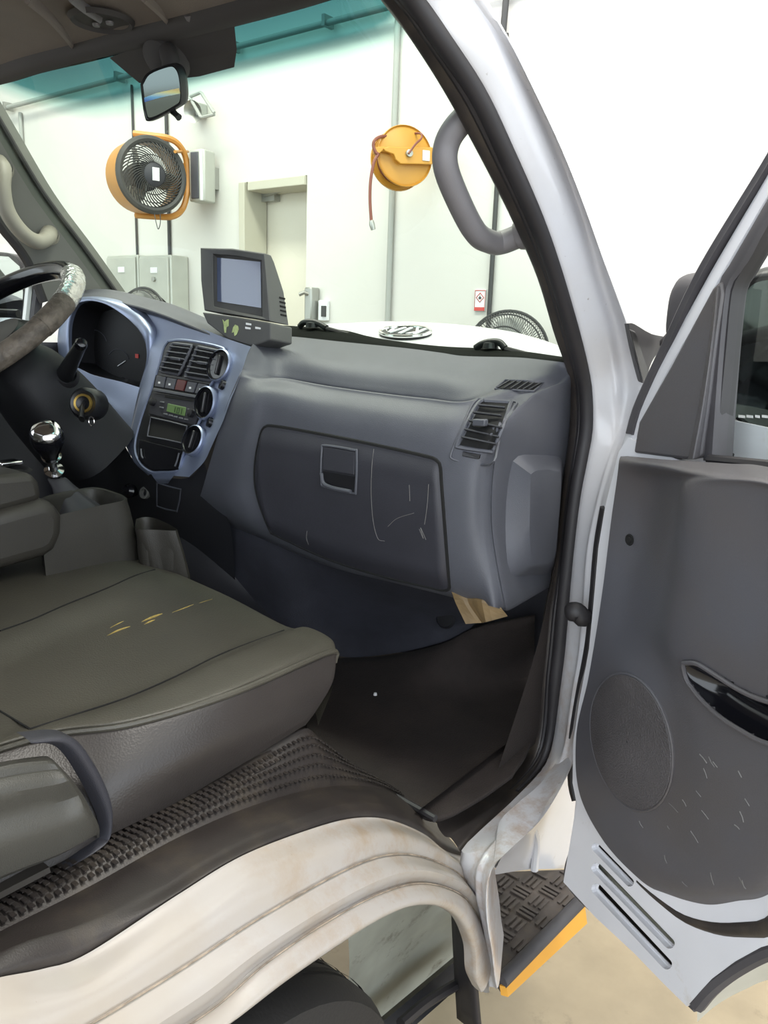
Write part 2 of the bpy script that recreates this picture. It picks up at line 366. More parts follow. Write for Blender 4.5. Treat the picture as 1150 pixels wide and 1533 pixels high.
# ---- wall fan (orange drum on a yoke)
fc = at(224, 263, Y=2.45); fax = V(0.97, -0.24, -0.02).normalized()
RF = 0.156
fan = thing('wall_fan', 'round orange drum fan on a tubular yoke, mounted on the wall', 'fan', fc - V(0, 0, .25))
dm = MB().lathe(fc, fax, [(RF * .97, 0.02), (RF * 1.04, 0.01), (RF * 1.04, -0.06), (RF * 1.02, -.13), (RF * .97, -.13), (RF * .95, -.02), (RF * .97, .02)], 48)
obj('drum', dm, MAT['orange'], fan)
xx = V(0, 0, 1); xx = (xx - fax * xx.dot(fax)).normalized(); yy = fax.cross(xx)
def fp(r, a, h): return fc + fax * h + (xx * math.cos(a) + yy * math.sin(a)) * r
rim = MB(); rim.tube([fp(RF * .985, 2 * math.pi * k / 48, .025) for k in range(48)], .017, 8, closed=True); obj('front_ring', rim, MAT['cable'], fan)
g = MB()
for k in range(46):
    a0 = 2 * math.pi * k / 46
    g.tube([fp(RF * (.33 + .65 * i / 6), a0 + .95 * (i / 6) ** 1.2, .030 + .03 * (1 - i / 6)) for i in range(7)], .0030, 4, caps=False)
for r in (.55, .78): g.tube([fp(RF * r, 2 * math.pi * k / 40, .04) for k in range(40)], .002, 4, closed=True)
obj('grille', g, MAT['cable'], fan, kind='stuff')
obj('hub', MB().lathe(fc, fax, [(0, .072), (RF * .20, .070), (RF * .34, .058), (RF * .35, .03), (RF * .3, .0)], 32), MAT['dash_dark'], fan)
obj('badge', MB().box(fc + fax * .073, (.016, .002, .028), (yy, fax, xx)), MAT['white'], fan)
for k in range(3):
    a0 = 2 * math.pi * k / 3 + .45
    bl = MB().grid([[fp(RF * r, a0 + s * w, -.05 + .05 * s) for s in (-1, -.4, .4, 1)] for r, w in ((.2, .25), (.45, .36), (.7, .30), (.88, .16))], 4, 4)
    obj('blade', bl, MAT['cabinet'], fan, solid=.003)
obj('motor', MB().lathe(fc - fax * .10, fax, [(0, -.1), (.06, -.1), (.065, -.08), (.065, .06), (0, .06)], 24), MAT['dash_dark'], fan)
yk = [at(u, v, Y=y) for u, v, y in ((200, 200, 2.47), (226, 203, 2.52), (252, 207, 2.58), (268, 217, 2.63), (278, 236, 2.67), (281, 263, 2.68), (280, 290, 2.67), (273, 313, 2.64), (258, 324, 2.58), (232, 324, 2.52), (203, 322, 2.47))]
obj('yoke', MB().tube(cr(yk, 6), .015, 8), MAT['orange'], fan)
obj('bracket', MB().box(at(283, 268, Y=2.73), (.018, .07, .065)), MAT['orange'], fan, bevel=.005)
obj('pin', MB().tube([at(262, 227, Y=2.5), at(281, 227, Y=2.79)], .007, 8), MAT['orange'], fan)
obj('pull_cord', MB().tube(cr([at(231, 320, Y=2.44), at(234, 334, Y=2.44), at(237, 343, Y=2.44), at(240, 334, Y=2.44), at(240, 320, Y=2.44)], 5), .002, 5), MAT['cable'], fan)

# ---- silver speaker box
bc = at(303, 265, Y=WY - .08)
bx = thing('wall_speaker', 'slim silver box speaker fixed to the wall right of the orange fan', 'speaker', bc - V(0, 0, .125))
a1 = V(math.cos(.25), math.sin(.25), 0); a2 = V(-math.sin(.25), math.cos(.25), 0)
obj('housing', MB().box(bc, (.046, .045, .118), (a1, a2, V(0, 0, 1))), MAT['cabinet'], bx, bevel=.008)
obj('front_panel', MB().box(bc - a2 * .046 - a1 * .010, (.022, .004, .105), (a1, a2, V(0, 0, 1))), MAT['dash'], bx, bevel=.003)
obj('side_strip', MB().box(bc - a2 * .046 + a1 * .028, (.008, .005, .115), (a1, a2, V(0, 0, 1))), MAT['white'], bx, bevel=.003)
obj('wall_mount', MB().box(V(bc.x, WY - .015, bc.z), (.03, .0145, .05)), MAT['steel'], bx)
# ---- floodlight
q = [at(u, v, Y=WY - .10) for u, v in ((284, 145), (301, 138), (322, 171), (301, 176))]
fl = thing('wall_floodlight', 'small angled wall floodlight with a clear square lens above the fan', 'lamp', q[3])
obj('lens_frame', MB().tube([q[i % 4].lerp(q[(i + 1) % 4], t) for i in range(4) for t in (0.06, .5, .94)], .008, 8, closed=True), MAT['conduit'], fl)
obj('lens', MB().add(q, [(0, 1, 2, 3)]), MAT['glass'], fl)
obj('reflector', MB().lathe(at(297, 166, Y=WY - .05), V(.3, -1, -.3), [(.012, 0), (.03, .03), (.05, .05)], 16), MAT['steel'], fl)
obj('lamp_body', MB().box(at(297, 166, Y=WY - .03), (.035, .028, .03)), MAT['conduit'], fl, bevel=.006)
# ---- two steel control cabinets
for i, (u0, u1, lab) in enumerate(((160, 206, 'grey steel control cabinet, the left of the pair below the fan'), (208, 255, 'grey steel control cabinet with a round knob, the right of the pair below the fan'))):
    x0, x1 = Wp(u0, 420, .12).x, Wp(u1, 420, .12).x; zt = Wp((u0 + u1) / 2, 382, .12).z
    cb = thing('control_cabinet', lab, 'cabinet', ((x0 + x1) / 2, WY - .06, zt - .6), 'control cabinets')
    obj('body', MB().box(((x0 + x1) / 2, WY - .058, zt - .3), ((x1 - x0) / 2, .056, .3)), MAT['cabinet'], cb, bevel=.006)
    obj('cover', MB().box(((x0 + x1) / 2, WY - .12, zt - .3), ((x1 - x0) / 2 - .012, .006, .288)), MAT['cabinet'], cb, bevel=.003)
    obj('name_plate', MB().box(((x0 + x1) / 2 + .01, WY - .128, zt - .075), (.028, .002, .014)), MAT['white'], cb)
    if i: obj('knob', MB().lathe(V((x0 + x1) / 2 + .01, WY - .126, zt - .12), V(0, -1, 0), [(.012, 0), (.012, .012), (0, .014)], 16), MAT['steel'], cb)

# ---- hose reel
hc = at(606, 234, Y=WY - .22); hx = V(.84, -.53, .06).normalized()
rl = thing('hose_reel', 'yellow metal hose reel with a short red hose on the white wall', 'hose reel', hc - V(0, 0, .13))
zz = V(0, 0, 1); zz = (zz - hx * zz.dot(hx)).normalized(); ww = hx.cross(zz)
if ww.x < 0: ww = -ww
RR = .108
obj('front_flange', MB().lathe(hc, hx, [(0, .004), (RR * .9, .004), (RR * .97, 0), (RR, .008), (RR * 1.02, .004), (RR, -.004), (0, -.004)], 40), MAT['yellow'], rl)
obj('rear_flange', MB().lathe(hc - hx * .075, hx, [(0, .004), (RR * .97, .004), (RR, .008), (RR * 1.02, .0), (RR, -.006), (0, -.006)], 40), MAT['yellow'], rl)
obj('drum', MB().lathe(hc - hx * .04, hx, [(RR * .8, -.03), (RR * .8, .032)], 32), MAT['hose'], rl)
def hp_(u, v, o=.25): return at(u, v, plane=(hc + hx * (o - .215), hx))
obj('support_arm', MB().prism([hp_(u, v) for u, v in ((574, 222), (582, 219), (596, 220), (648, 220), (648, 246), (600, 245), (593, 239), (590, 231), (577, 226))], hx * -.012), MAT['yellow'], rl, smooth=False, bevel=.003)
obj('guide_arm', MB().prism([hp_(u, v, .24) for u, v in ((560, 220), (575, 219), (586, 222), (586, 227), (572, 226), (566, 232), (562, 228))], hx * -.03), MAT['yellow'], rl, smooth=False, bevel=.003)
obj('wall_bracket', MB().prism([hp_(646, 221), V(hp_(649, 221).x - .05, WY - .004, hp_(646, 221).z), V(hp_(649, 221).x - .05, WY - .004, hp_(646, 245).z), hp_(646, 245)], V(.012, .004, 0)), MAT['yellow'], rl, bevel=.004)
obj('label_plate', MB().box(hp_(638, 233, .2525), (.002, .014, .018), (hx, ww, zz)), MAT['white'], rl)
obj('axle', MB().lathe(hp_(612, 230, .25), hx, [(.013, 0), (.013, .012), (0, .014)], 12), MAT['steel'], rl)
obj('crank_tube', MB().tube(cr([hp_(612, 230, .27), hp_(622, 216, .27), hp_(631, 207, .26), hp_(630, 200, .25), hp_(617, 200, .2)], 5), .004, 6), MAT['hose'], rl)
obj('hose', MB().tube(cr([hp_(588, 206, .2), hp_(573, 204, .22), hp_(562, 209, .24), hp_(559, 218, .24), hp_(563, 229, .24), hp_(566, 231, .24), hp_(560, 243, .24), hp_(555, 270, .24), hp_(554, 300, .24), hp_(556, 332, .24)], 5), .006, 8), MAT['hose'], rl)
obj('nozzle', MB().tube([hp_(556, 330, .24), hp_(557, 336, .24), hp_(559, 344, .24)], [.008, .011, .009], 10), MAT['steel'], rl)

# ---- hazard sign
sx0, sx1 = Wp(712, 450).x, Wp(728, 450).x; sz1, sz0 = Wp(720, 434).z, Wp(720, 466).z
sg = thing('hazard_sign', 'small white flammable hazard sign with a red diamond on the wall', 'sign', ((sx0 + sx1) / 2, WY, sz0))
cx, cz, hw, hh = (sx0 + sx1) / 2, (sz0 + sz1) / 2, (sx1 - sx0) / 2, (sz1 - sz0) / 2
obj('sign_plate', MB().box((cx, WY - .004, cz), (hw, .003, hh)), MAT['white'], sg)
def ringpoly(pts, w, y):
    c = sum(pts, V(0, 0, 0)) / len(pts); inner = [c + (p - c) * (1 - w) for p in pts]; n = len(pts)
    return MB().add([V(p.x, y, p.z) for p in pts + inner], [(i, (i + 1) % n, n + (i + 1) % n, n + i) for i in range(n)])
dia = [V(cx + hw * .78 * a, 0, cz + hh * .28 + hw * .78 * b) for a, b in ((0, 1), (1, 0), (0, -1), (-1, 0))]
obj('diamond_print', ringpoly(dia, .2, WY - .0076), MAT['red'], sg, solid=.0005)
obj('flame_print', MB().add([V(cx + hw * a, WY - .008, cz + hh * .28 + hw * b) for a, b in ((-.22, -.25), (-.28, 0), (-.12, .12), (0, .4), (.1, .1), (.27, .02), (.22, -.25))], [tuple(range(7))]), MAT['cable'], sg)
obj('red_panel_print', MB().box((cx, WY - .0078, cz - hh * .78), (hw * .96, .0006, hh * .16)), MAT['red'], sg)
obj('frame_print', ringpoly([V(cx + hw * a * .97, 0, cz + hh * b * .97) for a, b in ((-1, 1), (1, 1), (1, -1), (-1, -1))], .07, WY - .0078), MAT['red'], sg, solid=.0005)

# ---- pedestal fans standing on the floor between truck and wall
def pedfan(c, R, label, ax=V(.25, -.95, .1), solidcap=True):
    ax = ax.normalized(); t = thing('pedestal_fan', label, 'fan', (c.x, c.y + .05, 0), 'pedestal fans before the wall')
    x = V(0, 0, 1); x = (x - ax * x.dot(ax)).normalized(); y = ax.cross(x)
    def q(r, a, h): return c + ax * h + (x * math.cos(a) + y * math.sin(a)) * r
    g = MB()
    for k in range(90):
        a = 2 * math.pi * k / 90
        g.tube([q(R * s, a + .25 * s, h) for s, h in ((.2, .07), (.6, .06), (.9, .03), (1, 0))], .0014, 3, caps=False)
        g.tube([q(R * s, a, h) for s, h in ((.25, -.1), (.8, -.08), (1, 0))], .0014, 3, caps=False)
    obj('cage_wires', g, MAT['cable'], t, kind='stuff')
    for r, h, w in ((1, 0, .006), (.9, .03, .003), (.6, .06, .003)): obj('cage_ring', MB().tube([q(R * r, 2 * math.pi * k / 48, h) for k in range(48)], w, 6, closed=True), MAT['cable'], t)
    obj('hub', MB().lathe(c, ax, [(0, .085), (R * .34, .08), (R * .36, .06), (R * .3, .05)], 28), MAT['conduit'], t)
    for k in range(3):
        a0 = 2 * math.pi * k / 3
        obj('blade', MB().grid([[q(R * r, a0 + s * w, -.02 + .03 * s) for s in (-1, -.3, .3, 1)] for r, w in ((.15, .3), (.45, .45), (.85, .35))], 4, 4), MAT['conduit'], t, solid=.003)
    obj('motor', MB().lathe(c - ax * .12, ax, [(0, -.1), (.07, -.1), (.08, -.06), (.08, .04), (0, .05)], 24), MAT['cable'], t)
    p = c - ax * .14
    obj('pole', MB().tube([p, V(p.x, p.y, .03)], .022, 12), MAT['steel'], t)
    obj('base', MB().lathe(V(p.x, p.y, 0), V(0, 0, 1), [(.26, 0), (.26, .02), (.05, .05), (0, .05)], 32), MAT['cable'], t)
c1 = at(758, 530, Y=2.6); pedfan(c1, .152, 'black wire pedestal fan in front of the hazard sign')
c2 = at(213, 474, Y=2.32); pedfan(c2, .13, 'black wire pedestal fan low in front of the steel cabinets')
# ================================================================ TRUCK BODY
cab = thing('truck_cab', 'white truck cab body with windscreen, roof, door opening and rusty cream sill', 'truck', (0, .5, 0))
def lerp(a, b, t): return a + (b - a) * t
def band(curves, n=60, sub=4):
    """curves: list of 3D polylines, resampled alike and lofted smoothly"""
    R = [resample(c, n) for c in curves]
    return MB().grid(R, 1, sub)
def pil(pts, xt, xb):
    out = []
    for u, v in pts:
        t = min(1, max(0, v / 620.0)); out.append(at(u, v, X=lerp(xt, xb, t ** .8)))
    return out
BLK_IN = [(480, -120), (571, 0), (602, 40), (664, 136), (726, 249), (771, 339), (805, 418), (829, 498), (849, 557), (854, 600), (852, 648), (842, 726), (833, 808), (823, 873), (814, 918), (807, 984), (800, 1082), (787, 1126), (747, 1171), (690, 1206), (655, 1222)]
WHT_IN = [(545, -120), (630, 0), (670, 57), (726, 141), (771, 237), (811, 328), (839, 407), (864, 492), (880, 557), (885, 596), (885, 645), (878, 687), (868, 742), (859, 817), (851, 900), (845, 970), (838, 1028), (829, 1104), (814, 1148), (769, 1197), (712, 1250), (690, 1276), (692, 1318), (704, 1350), (716, 1400), (719, 1445), (721, 1478)]
WHT_CR = [(628, -120), (706, 0), (757, 72), (800, 150), (839, 237), (873, 330), (897, 415), (921, 495), (932, 557), (934, 600), (926, 645), (912, 687), (896, 742), (880, 817), (874, 900), (868, 970), (856, 1040), (846, 1115), (834, 1160), (792, 1212), (738, 1262), (715, 1296), (713, 1340), (719, 1370), (727, 1410), (730, 1450), (732, 1478)]
WHT_OUT = [(665, -120), (728, 0), (763, 62), (794, 124), (839, 220), (873, 305), (901, 384), (930, 463), (942, 500), (962, 570), (955, 615), (945, 654), (915, 723), (903, 790), (900, 870), (896, 940), (874, 1019), (864, 1099), (858, 1140), (814, 1220), (765, 1269), (736, 1300), (728, 1332), (729, 1380), (736, 1425), (740, 1460), (744, 1480)]
mid = [((a[0] + b[0]) / 2, (a[1] + b[1]) / 2) for a, b in zip(BLK_IN, WHT_IN)]
b_in, w_in, w_cr, w_out = pil(BLK_IN, .61, .68), pil(WHT_IN, .655, .73), pil(WHT_CR, .68, .775), pil(WHT_OUT, .69, .81)
n = 90
Wi, Wc, Wo = resample(w_in, 110), resample(w_cr, 110), resample(w_out, 110)
back = [p + V(-.05, .11, 0) for p in Wo]
back2 = [p + V(-.07, .03, 0) for p in back]
jm = MB().grid([Wi, [a.lerp(b, .12) + V(.006, -.008, 0) for a, b in zip(Wi, Wc)], [a.lerp(b, .6) + V(.010, -.006, 0) for a, b in zip(Wi, Wc)], Wc, [a.lerp(b, .25) + V(.004, .004, 0) for a, b in zip(Wc, Wo)], Wo, [p + V(-.006, .02, 0) for p in Wo], back], 1, 4)
obj('door_pillar', jm, MAT['jamb_paint'], cab)
B, Wi = resample(b_in, n), resample(w_in[:21] + [w_in[21]], n)
# dark pillar garnish with the rubber weather strip
q1 = [a.lerp(b, .45) + V(.002, -.012, 0) for a, b in zip(B, Wi)]
q2 = [a.lerp(b, .55) + V(.004, -.004, 0) for a, b in zip(B, Wi)]
obj('pillar_garnish', MB().grid([[p + V(-.02, .05, 0) for p in B], B, [a.lerp(b, .2) + V(0, -.012, 0) for a, b in zip(B, Wi)], q1, q2, [a.lerp(b, .9) + V(-.004, .004, -.002) for a, b in zip(B, Wi)], [p + V(.001, -.002, 0) for p in Wi]], 1, 3), MAT['sill_plastic_shaded'], cab)
ws = MB(); ws.tube([a.lerp(b, .80) + V(.002, -.004, 0) for a, b in zip(B, Wi)][:80], [.0135 * min(1, max(.25, (80 - i) / 14)) for i in range(80)], 10, flat=1.0); obj('weather_strip', ws, MAT['rubber'], cab)
obj('weather_lip', MB().tube([a.lerp(b, .55) + V(.002, -.006, 0) for a, b in zip(B, Wi)][:80], [.008 * min(1, max(.2, (80 - i) / 14)) for i in range(80)], 8), MAT['rubber'], cab)

# ---- sill bands
def C3(pts, X): return [at(u, v, X=X) for u, v in pts]
TREAD_T = [(-120, 1410), (0, 1347), (130, 1273), (264, 1205), (330, 1168), (390, 1136), (456, 1098), (480, 1108), (515, 1138), (562, 1170), (610, 1202), (640, 1222)]
TREAD_B = [(-120, 1455), (0, 1394), (132, 1328), (264, 1255), (370, 1209), (463, 1182), (529, 1176), (582, 1185), (634, 1215), (660, 1240), (672, 1258)]
ROLL_ = [(-120, 1490), (26, 1418), (120, 1390), (231, 1341), (330, 1281), (430, 1235), (502, 1210), (568, 1206), (621, 1225), (658, 1252), (684, 1268)]
WTOP = [(-120, 1490), (0, 1463), (66, 1450), (132, 1427), (264, 1341), (363, 1281), (463, 1242), (529, 1225), (582, 1227), (634, 1248), (668, 1274), (700, 1283)]
CR1 = [(-120, 1680), (0, 1610), (132, 1533), (264, 1453), (397, 1367), (529, 1295), (595, 1278), (648, 1288), (690, 1312), (715, 1350)]
CR2 = [(0, 1700), (150, 1613), (311, 1513), (397, 1440), (496, 1374), (575, 1334), (634, 1322), (687, 1338), (713, 1370), (730, 1410)]
LIP = [(0, 1760), (200, 1630), (344, 1533), (423, 1473), (489, 1427), (562, 1380), (615, 1357), (661, 1357), (694, 1380), (711, 1420), (714, 1460), (724, 1484)]
RTE = [(722, 1353), (733, 1416), (737, 1462), (752, 1500)]
t0, t1, ro, wt, c1_, c2_, lp = C3(TREAD_T, .585), C3(TREAD_B, .625), C3(ROLL_, .690), C3(WTOP, .705), C3(CR1, .745), C3(CR2, .765), C3(LIP, .785)
n = 90
T0, T1, RO, WT, K1, K2, LP = [resample(c, n) for c in (t0, t1, ro, wt, c1_, c2_, lp)]
tr = MB().grid([[p + V(-.05, .02, -.14) for p in T0], [p + V(-.012, 0, -.008) for p in T0], T0, [a.lerp(b, .5) + V(0, 0, .006) for a, b in zip(T0, T1)], T1], 1, 5)
obj('sill_tread', tr, MAT['sill_plastic_shaded'], cab)
sp = MB().grid([T1, [a.lerp(b, .4) + V(0, 0, .004) for a, b in zip(T1, RO)], [a.lerp(b, .85) + V(0, 0, .002) for a, b in zip(T1, RO)], RO, [a.lerp(b, .5) + V(.004, 0, 0) for a, b in zip(RO, WT)], [p + V(-.002, 0, -.002) for p in WT]], 1, 4)
obj('scuff_plate', sp, MAT['sill_plastic_shaded'], cab)
# raised studs of the tread strip
st = MB(); nr, nc = 5, 105
R5 = [resample([T0[int(i * 89 / (nc - 1))].lerp(T1[int(i * 89 / (nc - 1))], .12), T0[int(i * 89 / (nc - 1))].lerp(T1[int(i * 89 / (nc - 1))], .5) + V(0, 0, .0055), T0[int(i * 89 / (nc - 1))].lerp(T1[int(i * 89 / (nc - 1))], .95)], nr) for i in range(nc)]
for i in range(nc - 1):
    f = i * 89 / (nc - 1)
    for j in range(nr):
        k = int(f); A = [x[k].lerp(x[min(k + 1, 89)], f - k) for x in (T0, T1)]
        t = (j + .5) / nr * .9 + .05; p = A[0].lerp(A[1], t) + V(0, 0, .006 * (1 - (2 * t - 1) ** 2) + .0030)
        d = (T0[min(k + 1, 89)] - T0[k]).normalized(); s = V(1, 0, 0); nn = s.cross(d).normalized()
        sh = .5 * (j % 2) * (T0[1] - T0[0]).length * 89 / nc
        st.box(p + d * sh, (.0024, .0036, .0009), (d, s, nn))
obj('tread_studs', st, MAT['sill_plastic_shaded'], cab, kind='stuff', smooth=False)
wsill = MB().grid([WT, [p + V(.004, -.0, -.004) for p in WT], [a.lerp(b, .5) + V(.010, 0, .006) for a, b in zip(WT, K1)], [a.lerp(b, .92) + V(.002, 0, 0) for a, b in zip(WT, K1)], K1], 1, 4)
obj('sill_panel', wsill, MAT['sill_paint'], cab)
arch = MB().grid([K1, [a.lerp(b, .12) + V(.006, 0, .0) for a, b in zip(K1, K2)], [a.lerp(b, .55) + V(.014, 0, .006) for a, b in zip(K1, K2)], [a.lerp(b, .93) for a, b in zip(K1, K2)], K2, [a.lerp(b, .15) + V(.006, 0, .002) for a, b in zip(K2, LP)], [a.lerp(b, .6) + V(.010, 0, .002) for a, b in zip(K2, LP)], LP, [p + V(-.012, 0, -.004) for p in LP], [p + V(-.022, .0, .0) for p in LP]], 1, 3)
obj('wheel_arch_lip', arch, MAT['sill_paint'], cab)
obj('sill_crease', MB().tube([p + V(.003, 0, .001) for p in K1], .0011, 6), MAT['crease'], cab)
obj('lip_crease', MB().tube([p + V(.003, 0, .001) for p in K2], .0009, 6), MAT['crease'], cab)
# front leg of the arch, joining the pillar foot
legs = [([(668, 1300), (694, 1318), (712, 1345), (723, 1400), (724, 1450), (726, 1478)], .755), ([(690, 1290), (712, 1308), (722, 1340), (730, 1395), (732, 1445), (735, 1478)], .764), ([(712, 1282), (726, 1308), (728, 1345), (736, 1410), (739, 1455), (744, 1480)], .752)]
lg3 = [resample(C3(P, x), 30) for P, x in legs]
# pale inner panel of the lower pillar above the step
a_ = [(765, 1262), (814, 1214), (860, 1130), (885, 1040)]; b_ = [(738, 1310), (790, 1302), (852, 1300), (895, 1298)]
fpn = MB().grid([resample([at(u, v, X=.735) for u, v in a_], 24), resample([at(u, (v + w) / 2, X=.715) for (u, v), (_, w) in zip([(750, 1280), (800, 1255), (856, 1215), (890, 1170)], [(0, 1290), (0, 1260), (0, 1220), (0, 1170)])], 24), resample([at(u, v, X=.70) for u, v in b_], 24)], 1, 6)
obj('pillar_inner_panel', fpn, MAT['white_paint'], cab)
obj('pillar_stay', MB().tube(cr([at(797, 1235, X=.715), at(803, 1262, X=.712), at(800, 1302, X=.71)], 6), .008, 8), MAT['white_paint'], cab)
obj('fender_pan', MB().grid([[at(728, 1300, X=.70) + V(0, .12, 0), at(900, 1295, X=.70) + V(0, .12, 0)], [at(728, 1300, X=.70), at(900, 1295, X=.70)]], 8, 2), MAT['white_paint'], cab)

# ---- step plate with chequer bars, yellow edge
zs = .335
sq = [at(722, 1305, Z=zs), at(862, 1300, Z=zs), at(868, 1352, Z=zs), at(752, 1468, Z=zs), at(733, 1440, Z=zs)]
stp = obj('step_plate', MB().prism(sq, V(0, 0, -.03)), MAT['step'], cab, smooth=False, bevel=.004)
e0, e1 = at(868, 1350, Z=zs), at(750, 1470, Z=zs)
ex = (e1 - e0).normalized(); ey = V(-ex.y, ex.x, 0)
obj('step_edge', MB().tube([e0, e1], .013, 10), MAT['rubber_grey'], cab)
yb = MB().add([at(866, 1350, Z=zs - .008), at(748, 1470, Z=zs - .008), at(762, 1462, Z=zs - .06), at(856, 1364, Z=zs - .05)], [(0, 1, 2, 3)])
obj('yellow_step_edge', MB().prism([e0 + V(.012, 0, -.004), e1 + V(.012, 0, -.004), e1 + V(.016, 0, -.022), e0 + V(.020, 0, -.040)], V(-.012, -.004, 0)), MAT['yellow'], cab, smooth=False)
cen = sum(sq, V(0, 0, 0)) / 5
from mathutils.geometry import intersect_point_tri_2d
def inside(p, poly):
    c = False; j = len(poly) - 1
    for i in range(len(poly)):
        a, b = poly[i], poly[j]
        if (a.y > p.y) != (b.y > p.y) and p.x < (b.x - a.x) * (p.y - a.y) / (b.y - a.y) + a.x: c = not c
        j = i
    return c
bar = None
for i in range(-14, 15):
    for j in range(-14, 15):
        c = cen + ex * (i * .042) + ey * (j * .042)
        for k in (-1, 0, 1):
            d1, d2 = (ex, ey) if (i + j) % 2 else (ey, ex)
            p = c + d2 * (k * .0115)
            if not all(inside(p + d1 * s, sq) for s in (-.018, .018)): continue
            if bar is None:
                bar = obj('tread_bar', MB().box(p + V(0, 0, .0015), (.0170, .0030, .0028), (d1, d2, V(0, 0, 1))), MAT['step'], stp, smooth=False); b0 = (d1.copy(), bar.location.copy(), p.copy())
            else:
                o = bar.copy(); C.objects.link(o); o.parent = stp; o.location = b0[1] + (p - b0[2]); o.rotation_euler.z = b0[0].to_2d().angle_signed(d1.to_2d()) * -1

# ---- wheel arch interior and wheel
wc = V(.64, .50, .325)
whl = part_empty('front_wheel', cab, (wc.x, wc.y, 0))
tp = [(.20, -.09), (.24, -.1), (.28, -.105), (.315, -.095), (.328, -.07), (.331, 0), (.328, .07), (.315, .095), (.28, .105), (.24, .1), (.20, .09)]
obj('tyre', MB().lathe(wc, V(1, 0, 0), tp, 56), MAT['tyre'], whl)
for h in (-.045, -.015, .015, .045): obj('tread_groove', MB().lathe(wc, V(1, 0, 0), [(.3325, h - .004), (.3325, h + .004)], 56), MAT['void'], whl)
obj('rim', MB().lathe(wc, V(1, 0, 0), [(0, .03), (.06, .03), (.09, .06), (.17, .05), (.20, .09), (.205, .09), (.2, -.09)], 40), MAT['steel'], whl)
obj('sidewall_ring', MB().tube([wc + V(.107, math.cos(a) * .27, math.sin(a) * .27) for a in [2 * math.pi * k / 48 for k in range(48)]], .003, 6, closed=True), MAT['tyre'], whl)
ai = MB().grid([[at(520, 1370, X=.60), at(640, 1352, X=.60), at(690, 1360, X=.60)], [at(520, 1480, X=.55), at(620, 1430, X=.55), at(690, 1440, X=.55)], [at(480, 1600, X=.52), at(600, 1520, X=.52), at(690, 1500, X=.52)]], 6, 6)
obj('arch_liner', ai, MAT['inner'], cab)
al = MB().grid([[p + V(-.02, 0, -.0) for p in LP[25:68]], [V(.55, p.y, p.z + .02) for p in LP[25:68]]], 1, 2)
obj('arch_roof', al, MAT['inner'], cab)
bm_ = MB(); bm_.tube([at(560, 1560, X=.60), at(700, 1440, X=.62)], .028, 4)
obj('chassis_beam', bm_, MAT['black'], cab, smooth=False)
obj('mud_flap', MB().grid([[at(682, 1352, X=.66), at(712, 1375, X=.72)], [at(686, 1440, X=.66), at(714, 1450, X=.72)], [at(690, 1520, X=.66), at(722, 1545, X=.72)]], 4, 4), MAT['rubber'], cab, solid=.01)
obj('brake_hose', MB().tube(cr([at(600, 1533, X=.66), at(640, 1500, X=.66), at(690, 1470, X=.66)], 6), .010, 8), MAT['rubber'], cab)

# ---- roof lining, header, rear and far side of the cab
HDR = [(-140, 152), (0, 120), (61, 102), (137, 84), (213, 64), (274, 50), (350, 31), (450, 4), (520, -18)]
ZR = 1.93
h0 = [at(u, v, Z=ZR) for u, v in HDR] + [V(.52, .93, 1.90), V(.62, .80, 1.865)]
HN = resample(h0, 40)
rows = []
for k, (dy, dz) in enumerate(((0, 0), (-.03, .012), (-.12, .022), (-.35, .03), (-.7, .03), (-1.2, .02))):
    rows.append([p + V(0, dy, dz) for p in HN])
obj('roof_lining', MB().grid(rows, 1, 4), MAT['lining'], cab, solid=.03, soff=1)
tri = MB().grid([[p + V(0, .015, -.002) for p in HN], [p + V(0, -.004, -.010) for p in HN], [p + V(0, -.022, -.004) for p in HN], [p + V(0, -.034, .014) for p in HN]], 1, 3)
obj('header_trim', tri, MAT['dark_trim'], cab)
def lz(u, v): return at(u, v, Z=ZR + .018)
for g, pts in enumerate((((40, -5), (75, 25), (112, 68)), ((215, -8), (240, 15), (262, 40)))):
    obj('lining_rib', MB().tube(cr([lz(*p) for p in pts], 6), .012, 8, flat=.5), MAT['lining'], cab)
for g, (u, v) in enumerate(((86, 80), (283, 17))):
    cl_ = obj('visor_socket', MB().lathe(lz(u - 8, v - 3) + V(0, 0, .004), V(0, 0, -1), [(0, .0), (.018, .001), (.022, .004), (.024, 0)], 20), MAT['dark_trim'], cab)
    obj('visor_clip', MB().tube([lz(u, v) + V(0, 0, -.003), lz(u + 6, v + 4) + V(0, 0, -.014)], [.010, .008], 10), MAT['handle_grey'], cab)
obj('lamp_recess', MB().lathe(lz(152, 26), V(0, 0, -1), [(0, .002), (.045, .004), (.05, .010), (.056, .003)], 28), MAT['dark_trim'], cab)
for u, v in ((144, 30), (164, 27)): obj('lamp_screw', MB().lathe(lz(u, v) + V(0, 0, -.006), V(0, 0, -1), [(.007, 0), (.006, .004), (0, .005)], 12), MAT['handle_grey'], cab)
obj('lining_strap', MB().tube(cr([lz(105, -8), lz(125, 8), lz(150, 24)], 5), .012, 8, flat=.4), MAT['handle_grey'], cab)
obj('rear_bulkhead', MB().box((-.05, -.30, 1.35), (.72, .02, .62)), MAT['grey_trim'], cab, smooth=False)  # unseen rear wall of the cab, added to block light
